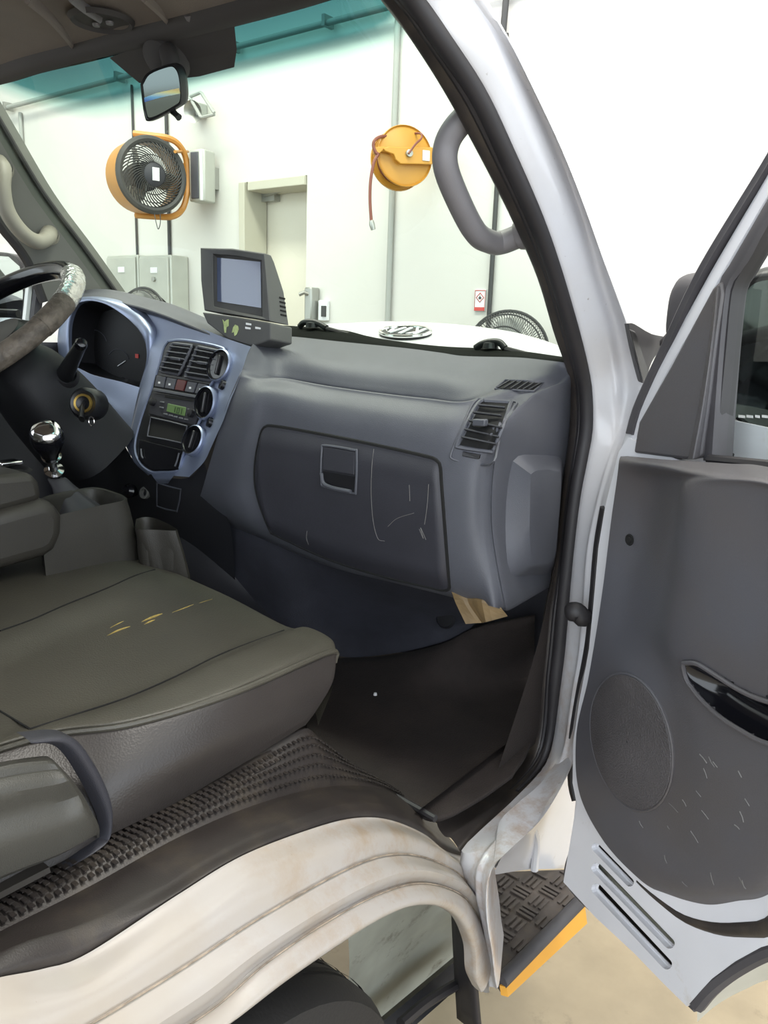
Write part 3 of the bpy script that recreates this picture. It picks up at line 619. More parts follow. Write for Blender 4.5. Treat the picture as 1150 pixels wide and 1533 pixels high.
# far A-pillar trim
LG = [(-70, 70), (0, 188), (60, 288), (120, 368), (169, 436)]; LWn = [(-90, 205), (0, 336), (24, 366), (44, 396), (66, 452)]
LI = [((a[0] + b[0]) / 2, (a[1] + b[1]) / 2) for a, b in zip(LG, LWn)]
lg = [resample([at(u, v, X=x) for u, v in P], 24) for P, x in ((LG, -.685), (LI, -.715), (LWn, -.745))]
obj('far_pillar_trim', MB().grid([[p + V(.0, .04, 0) for p in lg[0]]] + lg, 1, 4), MAT['grey_trim'], cab)
obj('far_glass_seal', MB().tube([p + V(.004, .004, 0) for p in lg[0]], .007, 8), MAT['rubber'], cab)
obj('far_window_seal', MB().tube([p + V(.004, -.004, 0) for p in lg[2]], .012, 8), MAT['rubber'], cab)
gh = thing('grab_handle', 'pale grey curved grab handle on the far windscreen pillar', 'handle', at(40, 360, X=-.67))
hpts = [at(u, v, X=x) for u, v, x in ((-2, 243, -.70), (5, 256, -.665), (4, 281, -.655), (9, 311, -.655), (22, 335, -.655), (40, 354, -.655), (57, 362, -.66), (70, 357, -.675), (74, 348, -.71))]
obj('grip', MB().tube(cr(hpts, 6), [.020] * 6 + [.0185] * 37 + [.021] * 6, 14), MAT['handle_pale'], gh)
for p in (at(5, 250, X=-.712), at(74, 350, X=-.712)): obj('mount', MB().lathe(p, V(1, -.3, 0), [(.028, -.01), (.028, .004), (.02, .012)], 18), MAT['handle_pale'], gh)
gr = thing('grab_handle', 'large dark grey loop grab handle on the near windscreen pillar', 'handle', at(720, 365, X=.60))
gp = [at(u, v, X=x) for u, v, x in ((716, 170, .645), (692, 181, .625), (670, 213, .605), (668, 252, .60), (690, 308, .60), (713, 349, .602), (734, 362, .606), (752, 363, .615), (785, 350, .65))]
obj('grip', MB().tube(cr(gp, 8), .0185, 16), MAT['handle_grey'], gr)
for p, q in ((gp[0], gp[1]), (gp[-1], gp[-2])): obj('mount', MB().lathe(p, (q - p), [(.026, -.02), (.026, .0), (.021, .012)], 18), MAT['handle_grey'], gr)

# driver door, window frame, outside mirror seen through it
dd = thing('driver_door', 'closed driver door with dark trim on the far side of the cab', 'car door', (-.78, .6, .5))
obj('trim_panel', MB().grid([[V(-.74, y, z) for y in (-.3, .2, .7, 1.25)] for z in (.6, .9, 1.3, 1.38)], 4, 4), MAT['dash_dark'], dd, solid=.03)
obj('window_frame', MB().tube([at(62, 400, X=-.76), at(52, 480, X=-.77)], .014, 8), MAT['rubber_grey'], dd)
obj('quarter_bar', MB().tube([at(48, 400, X=-.78), at(40, 480, X=-.79)], .012, 8), MAT['steel'], dd)
obj('window_glass', MB().grid([[V(-.775, -.3, 1.38), V(-.775, 1.22, 1.38)], [V(-.72, -.3, 1.86), V(-.72, .95, 1.86)]], 2, 2), MAT['glass'], dd)
dm = thing('driver_mirror', 'dark outside mirror seen through the driver window', 'mirror', at(15, 500, X=-.98))
mq = [at(u, v, X=-.98) for u, v in ((-60, 385), (-20, 375), (15, 378), (34, 395), (40, 440), (36, 500), (-60, 505))]
obj('housing', MB().prism(mq, V(-.05, .08, 0)), MAT['black'], dm, smooth=False, bevel=.012, bseg=3)
ctr = sum(mq, V(0, 0, 0)) / 7
obj('mirror_glass', MB().prism([ctr + (p - ctr) * .86 + V(.008, -.004, 0) for p in mq], V(-.004, .003, 0)), MAT['mirror'], dm, smooth=False)
obj('arm', MB().tube([at(40, 470, X=-.95), at(58, 470, X=-.80)], .012, 8), MAT['black'], dm)

# ---- windscreen
GB = [at(140, 440, X=-.70), V(-.3, 1.36, 1.40), V(0, 1.38, 1.385), V(.35, 1.36, 1.385), at(856, 520, X=.675)]
GT = [at(-110, 90, X=-.68), at(61, 92, Z=ZR + .005), at(274, 38, Z=ZR + .005), V(.45, .97, 1.93), at(530, -60, X=.60)]
gr_ = resample(list(reversed([p + V(.016, .03, 0) for p in b_in[:9]])), 13)
gl_ = resample([at(u - 14, v + 4, X=-.70) for u, v in reversed([(-110, 10), (0, 188), (60, 288), (120, 368), (169, 436)])], 13)
GB[0], GB[-1], GT[0], GT[-1] = gl_[0], gr_[0], gl_[-1], gr_[-1]
gb, gt = resample(GB, 30), resample(GT, 30)
gm = []
for k in range(13):
    t = k / 12; row = []
    for i in range(30):
        s_ = i / 29
        p = gl_[k].lerp(gr_[k], s_) + gb[i].lerp(gt[i], t) - gb[0].lerp(gb[-1], s_).lerp(gt[0].lerp(gt[-1], s_), t)
        row.append(p + V(0, .030, .024) * (math.sin(math.pi * t) * math.sin(math.pi * s_)))
    gm.append(row)
wsm = MB().grid(gm); me = wsm.mesh('windscreen')
uvl = me.uv_layers.new(name='UVMap')
from mathutils.kdtree import KDTree
kd = KDTree(len(wsm.v))
for i, p in enumerate(wsm.v): kd.insert(p, i)
kd.balance()
for l in me.loops:
    i = kd.find(me.vertices[l.vertex_index].co)[1]; uvl.data[l.index].uv = ((i % 30) / 29, (i // 30) / 12)
mg = bpy.data.materials.new('windscreen_glass'); mg.use_nodes = True; nt = mg.node_tree; nt.nodes.clear()
o_ = N(nt, 'ShaderNodeOutputMaterial'); tr_ = N(nt, 'ShaderNodeBsdfTransparent'); gl = N(nt, 'ShaderNodeBsdfGlossy', Roughness=0.02); mx = N(nt, 'ShaderNodeMixShader', Fac=0.05)
uvn = N(nt, 'ShaderNodeUVMap'); sep = N(nt, 'ShaderNodeSeparateXYZ'); ramp = N(nt, 'ShaderNodeValToRGB')
nt.links.new(uvn.outputs[0], sep.inputs[0]); nt.links.new(sep.outputs['Y'], ramp.inputs[0])
el = ramp.color_ramp.elements; el[0].position = .80; el[0].color = (.76, .835, .765, 1); el[1].position = .97; el[1].color = (.04, .13, .14, 1)
e = el.new(.845); e.color = (.42, .62, .56, 1); e = el.new(.88); e.color = (.065, .20, .20, 1)
nt.links.new(ramp.outputs[0], tr_.inputs['Color']); nt.links.new(tr_.outputs[0], mx.inputs[1]); nt.links.new(gl.outputs[0], mx.inputs[2]); nt.links.new(mx.outputs[0], o_.inputs['Surface'])
obj('windscreen', me, mg, cab)
wbvh = wsm.bvh()
def on(bvh, u, v, off=0.0):
    h = bvh.ray_cast(CAM, ray(u, v).normalized())
    if h[0] is None: return None
    nrm = h[1] if h[1].dot(ray(u, v)) < 0 else -h[1]
    return h[0] + nrm * off
# black frit patch behind the mirror
fq = [(165, 84), (213, 66), (274, 51), (352, 32), (356, 72), (352, 98), (300, 112), (210, 122), (193, 108)]
fpts = [on(wbvh, u, v, .004) for u, v in fq]
if all(p is not None for p in fpts): obj('glass_frit', MB().add(fpts, [tuple(range(len(fpts)))]), MAT['dark_trim'], cab, smooth=False)

# ---- cowl, raised bonnet, emblem, wipers
DE = [(380, 503), (440, 503), (516, 512), (606, 521), (696, 533), (769, 534), (845, 541)]
CT = [(380, 486), (440, 488), (513, 494), (568, 507), (659, 518), (758, 523), (845, 535)]
obj('cowl_panel', MB().grid([[at(u, v + 14, Y=1.318) for u, v in DE], [at(u, v + 1, Y=1.322) for u, v in DE], [at(u, v, Y=1.40) for u, v in CT], [at(u, v + 25, Y=1.43) for u, v in CT]], 6, 4), MAT['cowl'], cab)
bn = thing('bonnet', 'white bonnet panel raised slightly in front of the windscreen', 'bonnet', (0, 1.42, 1.36))
HT = [(420, 489), (484, 485), (579, 481), (644, 483), (696, 487), (761, 496), (805, 507), (850, 522)]
hy = [1.56, 1.60, 1.64, 1.64, 1.62, 1.58, 1.55, 1.52]
top = [at(u, v, Y=y) for (u, v), y in zip(HT, hy)]
low = [at(u, v + 10, Y=1.44) for u, v in [(400, 490), (470, 496), (545, 507), (620, 517), (680, 524), (735, 527), (785, 533), (860, 544)]]
hm = MB().grid([low, [a.lerp(b, .5) + V(0, 0, .004) for a, b in zip(low, top)], top, [p + V(0, .02, -.012) for p in top], [p + V(0, .03, -.05) for p in top]], 6, 5)
obj('panel', hm, MAT['white_paint'], bn)
hb = hm.bvh()
def he(u, v, o=.002): return on(hb, u, v, o)
ec = he(607, 500.5); eu = he(640, 503); ev = he(607, 492)
ax1 = (eu - ec); ax2 = (ev - ec)
R1 = ax1.length * 37 / 33.2; ax1.normalize(); nrm = ax1.cross(ax2).normalized(); ax2 = nrm.cross(ax1).normalized(); nrm = nrm if nrm.dot(CAM - ec) > 0 else -nrm
R2 = min(.6 * R1, (he(607, 491.5) - ec).length * 1.05)
em = obj('emblem', MB().grid([[ec + nrm * h + ax1 * (R1 * r * math.cos(a)) + ax2 * (R2 * r * math.sin(a)) for a in [2 * math.pi * k / 40 for k in range(40)]] for r, h in ((1.0, -.004), (1.0, .004), (.98, .005), (.0, .005))], closed=True), MAT['black'], bn)
obj('emblem_ring', MB().tube([ec + nrm * .005 + ax1 * (R1 * .97 * math.cos(a)) + ax2 * (R2 * .95 * math.sin(a)) for a in [2 * math.pi * k / 40 for k in range(40)]], .004, 8, closed=True), MAT['chrome'], em)
def letter(strokes, x0):
    for (xa, ya, xb, yb) in strokes:
        # letters run towards -ax1 with their top towards the cab
        p = [ec + nrm * .0055 - ax1 * (R1 * (x0 + x + o * .055)) - ax2 * (R2 * y) for x, y, o in ((xa, ya, -1), (xa, ya, 1), (xb, yb, 1), (xb, yb, -1))]
        obj('letter_stroke', MB().prism(p, nrm * .003), MAT['white'], em, smooth=False)
letter([(-.12, -.55, -.12, .55), (-.12, -.02, .16, .55), (-.06, .1, .2, -.55)], -.48)
letter([(0, -.6, 0, .6)], -.02)
letter([(-.2, -.55, 0, .58), (0, .58, .2, -.55), (-.1, -.15, .1, -.15)], .42)
for lab, pts in (('black wiper arm base beside the monitor end of the cowl', ((449, 489), (455, 483), (468, 482), (478, 485), (489, 491))), ('black wiper arm base at the passenger end of the cowl', ((712, 521), (722, 515), (735, 512), (748, 513), (756, 521)))):
    wp = thing('wiper', lab, 'wiper', at(*pts[2], Y=1.37), 'wipers on the cowl')
    P = cr([at(u, v, Y=1.37) for u, v in pts], 6)
    obj('arm_base', MB().tube(P, .007, 10), MAT['black'], wp)
    a = P[len(P) // 2]
    obj('pivot_cap', MB().lathe(a - V(0, 0, .012), V(0, 0, 1), [(.016, 0), (.014, .010), (0, .014)], 16), MAT['black'], wp)
    obj('blade', MB().tube([P[-1] + V(0, 0, -.002), P[-1] + V(.10, .015, -.022)], .006, 8), MAT['rubber'], wp)
# check strap between pillar and door
cs = cr([at(850, 917, X=.772), at(866, 916, X=.79), at(872, 924, X=.795), at(884, 928, X=.80), at(899, 941, X=.82)], 5)
obj('door_check_strap', MB().tube(cs, [1.3 * x for x in (.010, .012, .013, .013, .013, .012, .011, .011, .012, .013, .013, .012, .010, .009, .008, .007, .006, .006, .006, .006, .006)], 10), MAT['rubber'], cab)

# ---- floor, footwell, firewall
ZF = .69
fl_ = MB().grid([[V(x, y, z) for x, z in ((-.75, ZF), (.0, ZF), (.50, ZF), (.64, ZF), (.68, ZF + .03))] for y in (-.3, .3, .6, .9, 1.1, 1.3, 1.46)], 3, 2)
obj('cab_floor', fl_, MAT['mat'], cab)
fw_ = MB().grid([[V(x, 1.46, ZF - .01), V(x, 1.46, .80), V(x, 1.46, 1.0), V(x, 1.43, 1.35)] for x in (-.76, -.3, .1, .45, .69)], 4, 3)
obj('firewall', fw_, MAT['dash_dark'], cab)
obj('kick_panel', MB().grid([[V(.70, 1.12, ZF - .01), V(.70, 1.2, ZF), V(.69, 1.44, ZF)], [V(.70, 1.25, .90), V(.70, 1.3, .90), V(.69, 1.44, .9)], [V(.69, 1.33, 1.10), V(.69, 1.38, 1.10), V(.68, 1.44, 1.10)]], 4, 4), MAT['mat'], cab)
# ================================================================ DASHBOARD
dash = thing('dashboard', 'dark blue-grey moulded dashboard spanning the cab', 'dashboard', (0, 1.15, 1.0))
YR = [1.31, 1.22, 1.165, 1.105, 1.07, 1.06, 1.06, 1.09, 1.18]
COLS = [
 ([(385, 505), (374, 523), (365, 545), (358, 562), (345, 592), (335, 620), (318, 680), (302, 735), (292, 765)], [1.19, 1.11, 1.08, 1.065, 1.055, 1.05, 1.045, 1.06, 1.12]),
 ([(410, 503), (399, 527), (394, 551), (391, 566), (381, 590), (370, 625), (352, 700), (352, 770), (352, 795)], [1.26, 1.16, 1.12, 1.085, 1.05, 1.04, 1.04, 1.06, 1.14]),
 ([(440, 504), (430, 530), (427, 556), (425, 566), (412, 592), (402, 637), (388, 720), (403, 800), (408, 817)], [1.30, 1.20, 1.15, 1.10, 1.06, 1.052, 1.052, 1.08, 1.17]),
 ([(516, 512), (507, 545), (496, 571), (493, 578), (487, 610), (480, 650), (472, 740), (493, 838), (497, 850)], YR),
 ([(606, 521), (598, 555), (586, 583), (583, 590), (578, 625), (570, 668), (570, 765), (588, 863), (592, 872)], YR),
 ([(660, 528), (655, 560), (649, 590), (647, 597), (636, 635), (625, 680), (628, 780), (640, 876), (642, 884)], YR),
 ([(696, 533), (695, 566), (694, 595), (692, 601), (672, 640), (660, 692), (664, 790), (676, 886), (678, 892)], YR),
 ([(772, 535), (765, 553), (756, 570), (743, 590), (715, 640), (704, 700), (702, 795), (714, 895), (716, 900)], [1.31, 1.26, 1.21, 1.155, 1.085, 1.066, 1.066, 1.09, 1.18]),
 ([(815, 539), (812, 554), (806, 566), (775, 589), (740, 640), (724, 705), (722, 798), (737, 900), (739, 904)], [1.31, 1.275, 1.24, 1.19, 1.12, 1.10, 1.10, 1.11, 1.18]),
]
cols = []
for ci, (P, Y) in enumerate(COLS):
    Y = list(Y); P = list(P)
    rec = (0, .35, .9, 1, 1, 1, .85, .1, 0)[ci]               # how deep the shelf above the ledge is cut at this station
    Y[2] = lerp(Y[2], Y[1] - .030, rec)
    u3, v3 = P[3]; y3 = Y[3]
    P[2] = (lerp(P[2][0], u3 + 1, rec), lerp(P[2][1], v3 - 4, rec))
    P.insert(3, (lerp((P[2][0] + u3) / 2, u3, rec), lerp((P[2][1] + v3) / 2, v3 + 6, rec))); Y.insert(3, lerp((Y[2] + y3) / 2, Y[2] - .004, rec))
    Y[4] = y3 + .010 * rec
    P.insert(5, (lerp(u3, P[5][0], .2), lerp(v3, P[5][1], .2))); Y.insert(5, lerp(lerp(y3, Y[5], .25), y3 - .004, rec))
    cols.append([at(u, v, Y=y) if not (ci == 8 and i > 5) else at(u, v, Y=1.080) for i, ((u, v), y) in enumerate(zip(P, Y))])
CRS = [(848, 543), (850, 556), (838, 572), (820, 580), (798, 590), (786, 600), (757, 632), (738, 700), (735, 795), (753, 904), (756, 910)]
crs = [at(u, v, X=.682) if i < 6 else at(u, v, Y=(1.098, 1.096, 1.096, 1.10, 1.18)[i - 6]) for i, (u, v) in enumerate(CRS)]
dm_ = MB().grid([[c[i] for c in cols] + [crs[i]] for i in range(11)], 8, 6)
obj('upper_body', dm_, MAT['dash'], dash)
DB = dm_.bvh()
def D(u, v, o=0.0):
    p = on(DB, u, v, o)
    return p if p is not None else at(u, v, Y=1.05)
# end face towards the door
sd = [(862, 560), (864, 575), (863, 590), (862, 610), (861, 622), (860, 640), (858, 690), (852, 760), (842, 830), (832, 868), (830, 876)]
SF = MB().grid([[p, p + V(.006, .010, 0), p.lerp(at(u, v, X=.685), .5) + V(.004, 0, 0), at(u, v, X=.680)] for p, (u, v) in zip(crs, sd)], 5, 8)
obj('end_panel', SF, MAT['dash'], dash)
SB = SF.bvh()
bxp = [(768, 690), (785, 680), (832, 682), (843, 700), (838, 780), (830, 852), (790, 862), (764, 858), (757, 800), (760, 730)]
inn = [(795, 710), (806, 704), (834, 704), (840, 716), (836, 780), (828, 836), (806, 845), (796, 842), (793, 800), (794, 740)]
def S(u, v, o=0.0):
    p = on(SB, u, v, o); return p if p is not None else at(u, v, X=.685 + o)
fb = MB().grid([[S(u, v, -.001) for u, v in bxp + bxp[:1]], [at(u, v, X=.716) for u, v in inn + inn[:1]]], 3, 3)
k = len(fb.v); P = cr([at(u, v, X=.716) for u, v in inn + inn[:1]], 3)[:-1]; fb.add(P, [tuple(range(len(P)))])
obj('fuse_cover', fb, MAT['dash'], dash, smooth=50)
# ---- glove box lid
TOPL = [(391, 650), (396, 640), (410, 638), (470, 648), (561, 666), (633, 682), (652, 688), (659, 697)]
BOTL = [(406, 797), (412, 800), (424, 806), (493, 837), (570, 861), (645, 879), (664, 883), (673, 880)]
rows = []
for i in range(9):
    t = i / 8; R_ = []
    for a, b in zip(TOPL, BOTL):
        u, v = lerp(a[0], b[0], t), lerp(a[1], b[1], t)
        bow = -16 * math.sin(math.pi * t) * (1 - (TOPL.index(a) / 7)) ** 2
        R_.append((u + bow, v))
    rows.append(R_)
edge = lambda i, j: 0.0 if i in (0, 8) or j in (0, 7) else 1.0
lid = MB().grid([[D(u, v, .0015 + .0065 * edge(i, j)) for j, (u, v) in enumerate(R_)] for i, R_ in enumerate(rows)], 5, 5)
gl = obj('glovebox_lid', lid, MAT['dash_dark'], dash)
LB = lid.bvh()
def G(u, v, o=0.0):
    p = on(LB, u, v, o); return p if p is not None else D(u, v, o + .008)
per = [rows[0][j] for j in range(8)] + [rows[i][7] for i in range(1, 9)] + [rows[8][j] for j in range(6, -1, -1)] + [rows[i][0] for i in range(7, 0, -1)]
obj('lid_gap', MB().tube(resample([D(u, v, .0) for u, v in per + per[:1]], 160)[:-1], .0034, 6, closed=True), MAT['void'], dash)
# latch: recessed pull with flap
lt = [(482, 668), (534, 676), (532, 738), (484, 728)]
hb_ = MB(); q = cr([G(u, v, .002) for u, v in ((483, 672), (487, 667), (530, 674), (535, 680), (534, 732), (529, 738), (490, 729), (482, 720), (483, 672))], 4)[:-1]
hin = [p + V(0, .018, -.002) for p in q]
obj('latch_rim', MB().tube(q, .0022, 6, closed=True), MAT['dash'], gl)
c_ = sum(q, V(0, 0, 0)) / len(q)
obj('latch_flap', MB().prism([G(u, v, .0035) for u, v in ((485, 669), (533, 677), (532, 711), (485, 703))], V(0, .004, 0)), MAT['dash_dark'], gl, smooth=False, bevel=.0015)
obj('latch_recess_shade', MB().prism([G(u, v, .0012) for u, v in ((485, 705), (532, 713), (530, 736), (490, 727), (484, 718))], V(0, .003, 0)), MAT['black'], gl, smooth=False)  # flat dark plate painted for the shade in the pull recess
obj('latch_lip', MB().tube(cr([G(u, v, .005) for u, v in ((484, 708), (487, 722), (500, 729), (528, 735))], 5), .0035, 8), MAT['dash'], gl)
# pale scratches on the lid
for pts in (((560, 672), (557, 700), (556, 740), (559, 780), (566, 806), (576, 810)), ((581, 788), (595, 776), (620, 768)), ((642, 725), (640, 755), (636, 785)), ((613, 726), (614, 750)), ((628, 792), (634, 806), (630, 790), (638, 808)), ((460, 795), (459, 805), (462, 815))):
    obj('scratch', MB().tube(cr([G(u, v, .0004) for u, v in pts], 6), .0006, 4), MAT['scuff'], gl)
# ---- right air vent
vt = [(742, 600), (765, 602), (763, 610), (742, 655), (735, 673), (692, 668), (689, 660), (704, 625), (716, 603)]
obj('vent_plate', MB().tube(cr([D(u, v, .001) for u, v in ((716, 598), (770, 602), (768, 614), (748, 655), (740, 690), (722, 696), (680, 688), (677, 676), (692, 640), (706, 608), (716, 598))], 5)[:-1], .0018, 6, closed=True), MAT['dash'], dash)
def patch(fn, q, o, nu=8, nv=8): return MB().grid([[fn(lerp(lerp(q[0][0], q[1][0], i / nu), lerp(q[3][0], q[2][0], i / nu), j / nv), lerp(lerp(q[0][1], q[1][1], i / nu), lerp(q[3][1], q[2][1], i / nu), j / nv), o) for i in range(nu + 1)] for j in range(nv + 1)])
vc = obj('side_vent', patch(D, ((722, 602), (763, 605), (735, 673), (688, 668)), .0012), MAT['void'], dash)
obj('vent_frame', MB().tube(cr([D(u, v, .002) for u, v in ((724, 601), (762, 604), (764, 608), (752, 637), (737, 672), (732, 675), (690, 670), (686, 665), (697, 638), (711, 612), (719, 602), (724, 601))], 4)[:-1], .0035, 6, closed=True), MAT['dash'], vc)
def slat(a, b, par, m='dash', w=.0045, h=.0016, name='slat'):
    d = (b - a); L = d.length; d.normalize(); nn = V(.2, -1, .45); nn = (nn - d * nn.dot(d)).normalized(); s = d.cross(nn)
    return obj(name, MB().box((a + b) / 2, (L / 2, w, h), (d, nn, s)), MAT[m], par, smooth=False, bevel=.0006)
for a, b in (((716, 611), (757, 616)), ((709, 622), (752, 628)), ((703, 633), (747, 640)), ((697, 645), (742, 652)), ((693, 656), (738, 662))): slat(D(*a, .0065), D(*b, .0065), vc, m='vent_slat', w=.0035, h=.0013)
p1_, p2_ = D(712, 638, .010), D(733, 640, .010)
obj('vane_tab', MB().box((p1_ + p2_) / 2, ((p2_ - p1_).length / 2, .006, .0055), ((p2_ - p1_).normalized(), V(0, -1, 0), V(0, 0, 1))), MAT['dash'], vc, bevel=.002)
obj('thumb_wheel', MB().prism([D(u, v, .004) for u, v in ((694, 676), (719, 680), (717, 687), (693, 683))], V(0, .004, 0)), MAT['black'], dash, smooth=False, bevel=.001)
# ---- demister vent on top
dv = obj('demister_vent', patch(D, ((759, 571), (812, 574), (799, 586), (744, 582)), .0012), MAT['void'], dash)
obj('demister_frame', MB().tube([D(u, v, .0015) for u, v in ((757, 570), (785, 571), (814, 573), (806, 581), (799, 587), (770, 585), (742, 583), (750, 576))], .002, 6, closed=True), MAT['dash'], dv)
for i in range(6):
    t = (i + .6) / 6; a = (lerp(759, 812, t), lerp(571, 574, t)); b = (lerp(744, 799, t) , lerp(582, 586, t))
    slat(D(*a, .0025), D(b[0] - 4, b[1], .0025), dv, m='vent_slat', w=.0015, h=.0010)
# ---- silver fascia
KA = [(186, 453), (205, 489), (219, 515), (219, 542), (209, 578), (203, 604), (198, 632), (194, 660), (200, 690), (222, 712)]
KB = [(255, 473), (250, 510), (243, 530), (236, 555), (228, 580), (219, 603), (209, 632), (202, 660), (206, 690), (228, 710)]
KC = [(335, 505), (337, 524), (333, 540), (322, 565), (309, 592), (303, 620), (293, 643), (281, 664), (272, 690), (258, 712)]
KD = [(376, 519), (371, 529), (364, 550), (354, 578), (345, 600), (335, 628), (326, 648), (316, 670), (305, 692), (283, 714)]
YA = [1.20, 1.17, 1.15, 1.145, 1.14, 1.13, 1.12, 1.11, 1.09, 1.07]; YB = [1.18, 1.155, 1.14, 1.13, 1.12, 1.11, 1.10, 1.09, 1.075, 1.06]
YC = [1.14, 1.13, 1.125, 1.115, 1.105, 1.095, 1.085, 1.075, 1.06, 1.05]; YD = [1.11, 1.10, 1.077, 1.062, 1.053, 1.048, 1.045, 1.043, 1.042, 1.045]
fas = MB().grid([[at(*KA[i], Y=YA[i]), at(*KB[i], Y=YB[i]), at(*KC[i], Y=YC[i]), at(*KD[i], Y=YD[i] - .004)] for i in range(10)], 6, 6)
fascia = thing('centre_fascia', 'silver-blue centre fascia with vents, green display radio and three dials', 'fascia', (0, 1.05, 1.1))
obj('bezel', fas, MAT['bezel'], fascia)
FB = fas.bvh()
def F(u, v, o=0.0):
    p = on(FB, u, v, o); return p if p is not None else at(u, v, Y=1.09)
lowp = [[(112, 548), (136, 560), (158, 566), (183, 572), (209, 580)], [(125, 575), (146, 585), (165, 592), (183, 598), (203, 606)], [(150, 600), (160, 607), (172, 613), (185, 622), (198, 632)], [(170, 630), (174, 638), (180, 645), (187, 652), (194, 660)], [(188, 664), (190, 670), (193, 678), (197, 684), (200, 690)]]
lpm = MB().grid([[at(u, v, Y=1.15 - .012 * i - .004 * j) for j, (u, v) in enumerate(r)] for i, r in enumerate(lowp)], 5, 5)
obj('lower_wing', lpm, MAT['bezel'], fascia)
OPN = [(103, 540), (101, 510), (103, 481), (113, 457), (132, 450), (155, 454), (177, 466), (196, 481), (211, 499), (219, 520), (219, 545), (210, 578)]
OUT = [(90, 545), (86, 510), (92, 478), (107, 450), (131, 444), (160, 446), (186, 453), (206, 464), (222, 490), (228, 518), (226, 545), (214, 580)]
op3 = [at(u, v, Y=1.155 if i < 8 else 1.145) for i, (u, v) in enumerate(OPN)]; ou3 = [at(u, v, Y=1.175 if i < 8 else 1.15) for i, (u, v) in enumerate(OUT)]
cb_ = MB().grid([[p + V(0, .02, 0) for p in ou3], ou3, [a.lerp(b, .5) + V(0, -.005, .002) for a, b in zip(ou3, op3)], op3, [p + V(0, .012, -.002) for p in op3]], 5, 4)
obj('cluster_surround', cb_, MAT['bezel'], fascia)
# stack face
_a, _b, _c = F(238, 545), F(331, 545), F(238, 692)
fsn = (_b - _a).cross(_c - _a).normalized(); fsn = fsn if fsn.dot(CAM - _a) > 0 else -fsn
def FS(u, v, o=0.0): return at(u, v, plane=(_a + fsn * (o + .004), fsn))
SP = [(252, 511), (271, 509), (300, 513), (327, 519), (337, 525), (333, 540), (320, 568), (308, 592), (303, 620), (293, 643), (281, 664), (273, 684), (266, 704), (239, 707), (226, 706), (212, 696), (203, 678), (204, 655), (214, 619), (229, 578), (239, 545), (245, 522)]
spl = cr([FS(u, v, .003) for u, v in SP + SP[:1]], 4)[:-1]; m = len(spl)
sc_ = [FS(u, v, .003) for u, v in ((285, 540), (270, 590), (255, 640), (240, 690))]
def ring_to_line(ring, spine):
    mb = MB(); 
    # each rim vertex is joined to the nearest point of a central spine so the face follows the bezel
    S_ = resample(spine, 12); idx = [min(range(12), key=lambda k: (S_[k] - p).length) for p in ring]
    mb.add(ring + S_, [])
    n = len(ring)
    for i in range(n):
        j = (i + 1) % n
        if idx[i] == idx[j]: mb.f.append((i, j, n + idx[i]))
        else: mb.f.append((i, j, n + idx[j], n + idx[i]))
    return mb
obj('stack_panel', ring_to_line(spl, sc_), MAT['black'], fascia, smooth=60)
obj('stack_rim', MB().tube(spl, .003, 6, closed=True), MAT['bezel'], fascia)
def quad(name, pts, o, m, par, dep=.004, bev=.001, fn=FS):
    return obj(name, MB().prism([fn(u, v, o) for u, v in pts], V(0, dep, 0)), MAT[m], par, smooth=False, bevel=bev)
for pts, n_, nm in ((((258, 514), (288, 517.5), (268, 561), (239, 556)), 5, 'l'), (((296, 519), (330, 526), (316, 570), (277, 564)), 5, 'r')):
    vq = quad('centre_vent', pts, .0055, 'void', fascia)
    obj('vent_frame', MB().tube([FS(lerp(pts[i % 4][0], pts[(i + 1) % 4][0], t), lerp(pts[i % 4][1], pts[(i + 1) % 4][1], t), .007) for i in range(4) for t in (.03, .35, .65, .97)], .0032, 6, closed=True), MAT['dash'], vq)
    for i in range(n_):
        t = (i + .7) / (n_ + .4)
        slat(FS(lerp(pts[0][0], pts[3][0], t), lerp(pts[0][1], pts[3][1], t), .008), FS(lerp(pts[1][0], pts[2][0], t), lerp(pts[1][1], pts[2][1], t), .008), vq, w=.006, h=.0014)
    a, b = [FS((pts[0][0] + pts[1][0]) / 2 - 9 + s, (pts[0][1] + pts[3][1]) / 2 + 2 + s * .15, .011) for s in (-7, 7)]
    obj('vane_tab', MB().box((a + b) / 2, ((b - a).length / 2, .005, .003), ((b - a).normalized(), V(0, -1, 0), V(0, 0, 1))), MAT['dash'], vq, bevel=.001)
rw = quad('button_row', ((233, 561), (311, 575), (305, 592), (229, 579)), .005, 'void', fascia)
for i in range(5):
    a, b = (i + .08) / 5, (i + .92) / 5
    quad('button', ((lerp(233, 311, a), lerp(562, 576, a)), (lerp(233, 311, b), lerp(562, 576, b)), (lerp(230, 305, b), lerp(578, 591, b)), (lerp(230, 305, a), lerp(578, 591, a))), .0085, 'dash' if i != 2 else 'hazard', rw)
    if i != 2: c0 = (lerp(231, 308, (a + b) / 2), lerp(571, 584, (a + b) / 2)); quad('button_mark', ((c0[0] - 2, c0[1] - 1), (c0[0] + 1, c0[1] - 1), (c0[0] + 1, c0[1] + 2), (c0[0] - 2, c0[1] + 2)), .0092, 'white', rw, .0004, 0)
quad('trim_lip', ((229, 581), (305, 594), (304, 598), (228, 585)), .009, 'dash', fascia)
rd = quad('radio', ((231, 589), (304, 600), (291, 637), (222, 619)), .006, 'dash_dark', fascia)
quad('cd_slot', ((247, 592), (300, 600), (299, 603), (246, 595)), .0075, 'void', rd)
quad('radio_display', ((251, 604), (278, 610), (276, 623), (249, 616)), .0075, 'lcd', rd)
